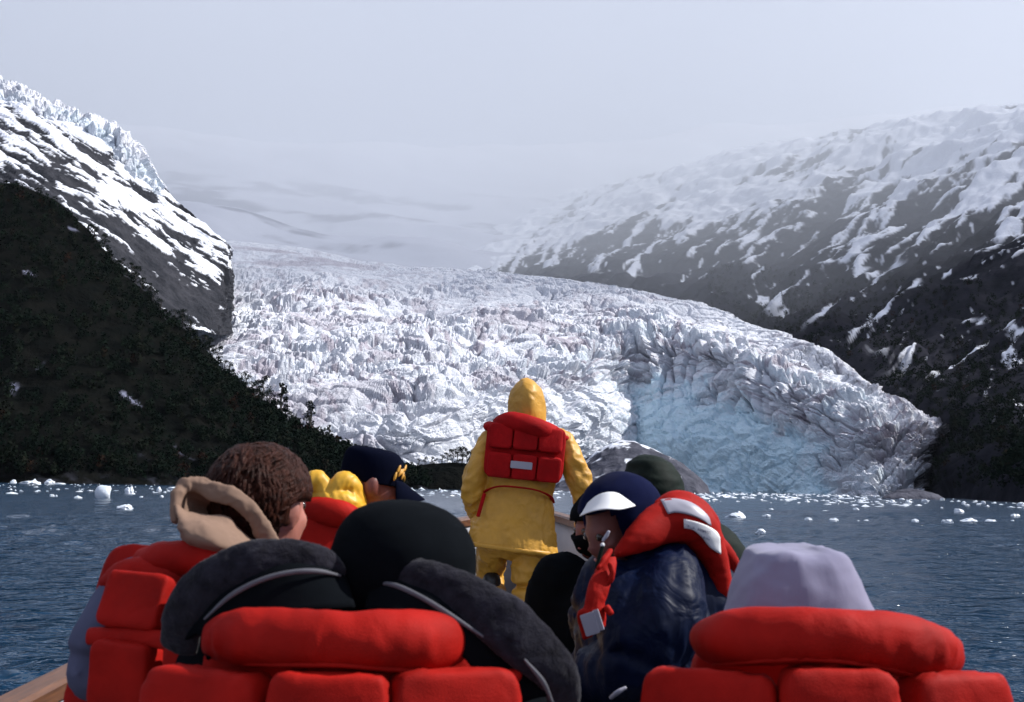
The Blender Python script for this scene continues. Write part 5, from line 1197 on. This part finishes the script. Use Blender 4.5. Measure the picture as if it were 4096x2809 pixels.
# ---- white visor over a navy hood, shiny navy jacket, facing left
def person_visor():
    Y = 3.1; k = 4 * FPX / Y
    hy = math.radians(-118)
    d = person('person', 'person bent forward in white sun visor over navy hood and shiny navy jacket', 'people aboard the boat',
               hip=A(2640, 3000, Y + .05), head=A(2470, 2095, Y), yaw=math.radians(-70), hyaw=hy, hpitch=0.42, shw=0.17, skin=M_SKIN2, trousers=M_BLACK, seed=121,
               arms={-1: (A(2560, 2640, Y - 0.22), A(2400, 2700, Y - 0.1)), 1: (A(2480, 2600, Y + .25), A(2360, 2720, Y + .1))})
    root = d['root']; hc = d['head']; Mh = d['Mh']
    j = MB()
    j.tube([d['hip'] + (0, 0, -.05), A(2640, 2700, Y + .05), A(2640, 2420, Y + .06), A(2600, 2250, Y + .06), A(2560, 2180, Y + .04)], [(.24, .2), (.23, .19), (.22, .18), (.17, .14), (.08, .08)], up=(0, 1, 0), sub=6, seg=22)
    j.tube([A(2640, 2260, Y), A(2665, 2330, Y - .11), A(2640, 2490, Y - .2), A(2560, 2640, Y - .2), A(2420, 2720, Y - .08)], [.085, .095, .10, .085, .06], sub=6, seg=20)
    j.tube([d['hip'], d['chest'], d['nb'] + np.array([0, 0, -.03])], [.2, .175, .10], sub=5, seg=22)
    for q in (-1, 1): j.tube([d['sh'][q] - d['rt'] * .05 * q, d['sh'][q], d['el'][q], d['ha'][q]], [.09, .095, .092, .078], sub=6, seg=18)
    j.tube([A(2480, 2280, Y + .1), A(2400, 2420, Y + .12), A(2420, 2600, Y + .12), A(2380, 2720, Y + .0)], [.08, .085, .08, .06], sub=6, seg=20)
    j.build('jacket', M_NAVYSH, root, voxel=0.011, smooth=3, disp=wr(0.014, 0.085, 123, (1.2, 1.2, .7)))
    # navy hood: open in front of the face
    h = MB(); h.ell(hc + Mh @ np.array([0, -0.018, 0.012]), (0.099, 0.119, 0.117), Mh, 56, 40)
    def cut(c): return (c[1] > 0.048 and c[2] < 0.062)
    h.f = [f for f in h.f if not cut(Mh.T @ (np.mean([h.v[i] for i in f], axis=0) - hc))]
    h.tube([hc + Mh @ np.array([0, -0.05, -0.05]), hc + Mh @ np.array([0, -0.075, -0.12]), A(2585, 2225, Y + .06)], [.098, .092, .10], sub=5, seg=24)
    h.build('hood', M_NAVY, root, solid=0.01, disp=wr(0.003, 0.06, 124))
    # visor
    up_arc = [(2352, 2010, 3.045), (2388, 1982, 2.985), (2430, 1968, 2.955), (2470, 1972, 2.955), (2505, 1995, 2.975), (2535, 2018, 3.005)]
    mid = [(2330, 2048, 3.02), (2378, 2022, 2.93), (2430, 2010, 2.89), (2480, 2012, 2.89), (2515, 2016, 2.92), (2540, 2021, 2.985)]
    edge = [(2317, 2066, 3.01), (2362, 2048, 2.90), (2420, 2037, 2.85), (2478, 2038, 2.85), (2518, 2030, 2.89), (2543, 2024, 2.975)]
    rows = [cat(np.array([A(*p) for p in r], float), np.linspace(0, 5, 40)) for r in (up_arc, mid, edge)]
    rows = cat(np.array(rows), np.linspace(0, 2, 14)); mb = MB(); mb.loops([list(r) for r in rows], closed=False)
    vis = mb.build('visor', M_VISOR, root, solid=0.003, subsurf=1)
    # life jacket over the shoulder and back
    v = MB()
    v.tube([A(2468, 2216, 2.93), A(2560, 2150, 2.95), A(2650, 2095, 3.0), A(2730, 2085, 3.02), A(2800, 2130, 3.04), A(2850, 2220, 3.05), A(2880, 2330, 3.06), A(2905, 2440, 3.08)],
           [(.012, .02), (.040, .03), (.056, .045), (.060, .06), (.055, .06), (.038, .05), (.03, .04), (.026, .03)], up=(0, -1, 0.2), seg=24, sub=7)
    v.tube([A(2650, 2060, 3.06), A(2720, 2045, 3.08), A(2800, 2095, 3.1), A(2850, 2190, 3.12)], [.044, .056, .052, .032], seg=20, sub=6)
    v.tube([A(2690, 2100, 3.1), A(2780, 2250, 3.22), A(2800, 2500, 3.25)], [(.12, .05), (.14, .05), (.14, .05)], up=(0.6, 0.8, 0), seg=20, sub=6)
    lj = v.build('life_jacket', M_RED, root, voxel=0.008, smooth=4, disp=wr(0.003, 0.06, 126))
    patch('reflective_patch', lj, ([(2642, 1998), (2700, 1994), (2770, 2012), (2830, 2060), (2846, 2104)], [(2672, 2056), (2705, 2050), (2760, 2060), (2810, 2080), (2838, 2100)]), M_SILVER, lj, 16, 8)
    lab = patch('label', lj, ([(2735, 2076), (2790, 2088), (2840, 2108), (2868, 2128), (2880, 2150)], [(2736, 2113), (2772, 2120), (2808, 2150), (2840, 2190), (2884, 2218)]), M_WHITE, lj, 16, 8, off=0.005)
    for txt, x0, y0, ux, uy, sz in (('TRUA  ARMIST', 2740, 2106, 0.955, 0.30, 17), ('LAW', 2806, 2150, 0.92, 0.40, 17)):
        cu = bpy.data.curves.new('letters', 'FONT'); cu.body = txt; cu.size = 1.0; cu.offset = 0.012
        t = bpy.data.objects.new('tmp', cu); COL.objects.link(t); dg = bpy.context.evaluated_depsgraph_get(); dg.update()
        me = bpy.data.meshes.new_from_object(t.evaluated_get(dg)); bpy.data.objects.remove(t)
        px = [(x0 + (ux * p.co.x - uy * -p.co.y * -1 * 0.6) * sz, y0 + (uy * p.co.x - ux * p.co.y) * sz) for p in me.vertices]
        pts = onto(lj, px, off=0.0085)
        for p, q in zip(me.vertices, pts): p.co = q
        me.update(); link('lettering', me, M_INK, lj); me.materials.clear(); me.materials.append(M_INK)
    # front of the life jacket, laces, tag, whistle light
    def S(name, pts, hw, th=0.03, seed=1): return MB().tube([A(*p) for p in pts], [(w / k, th / 2) for w in hw], up=(0.3, -1, 0), seg=16, sub=6).build(name, M_RED, lj, smooth=1, disp=wr(0.004, .04, seed))
    le = [(2424, 2238, 2.87), (2380, 2296, 2.83), (2352, 2366, 2.80), (2338, 2436, 2.79), (2312, 2462, 2.79), (2338, 2560, 2.80)]
    re_ = [(2452, 2228, 2.87), (2456, 2284, 2.84), (2434, 2345, 2.81), (2410, 2420, 2.80), (2418, 2450, 2.80), (2416, 2505, 2.80)]
    Lp = cat(np.array([A(*p) for p in le]), np.linspace(0, 5, 30)); Rp = cat(np.array([A(*p) for p in re_]), np.linspace(0, 5, 30)); fpn = MB()
    fpn.loops([[Lp[i] * (1 - t) + Rp[i] * t + np.array([0, -0.014 * math.sin(math.pi * t) ** 0.6, 0]) for t in np.linspace(0, 1, 11)] for i in range(30)], closed=False)
    fpn.build('front_panel', M_RED, lj, solid=0.016, subsurf=1, disp=wr(0.003, 0.035, 127, (1.5, 1, 1)))
    S('lace', [(2440, 2205, 2.840), (2415, 2240, 2.810), (2395, 2270, 2.800)], [7, 8, 7], 0.012, 129)
    S('lace', [(2440, 2260, 2.810), (2452, 2290, 2.800), (2440, 2325, 2.800), (2420, 2335, 2.800)], [7, 8, 8, 6], 0.012, 130)
    S('lace', [(2440, 2450, 2.780), (2425, 2425, 2.780), (2436, 2445, 2.780)], [10, 9, 6], 0.012, 131)
    pad('reflective_patch', A(2360, 2496, 2.768), (0.93, -0.3, 0.34), (-0.32, 0.1, 0.94), 0.036, 0.052, 0.005, M_SILVER, lj, e=0.15, wrk=0)
    pad('reflective_patch', A(2394, 2480, 2.765), (0.93, -0.3, 0.34), (-0.32, 0.1, 0.94), 0.014, 0.050, 0.005, M_SILVER, lj, e=0.15, wrk=0)
    MB().tube([A(2434, 2128, 2.800), A(2424, 2146, 2.800), A(2412, 2162, 2.800)], [0.004, 0.0048, 0.0035], seg=10).build('whistle', M_SILVER, lj)
    MB().ell(A(2410, 2180, 2.800), 0.0055, None, 12, 8).build('toggle', M_VISOR, lj)
    MB().tube([A(2410, 2186, 2.800), A(2400, 2220, 2.800), A(2385, 2268, 2.800)], [0.005, 0.005, 0.004], seg=8).build('cord', M_GREEN, lj)
    MB().tube([A(2445, 2790, 2.7), A(2470, 2770, 2.68), A(2500, 2752, 2.68)], [0.005, 0.006, 0.004], seg=10).build('buckle', M_SILVER, root)
person_visor()
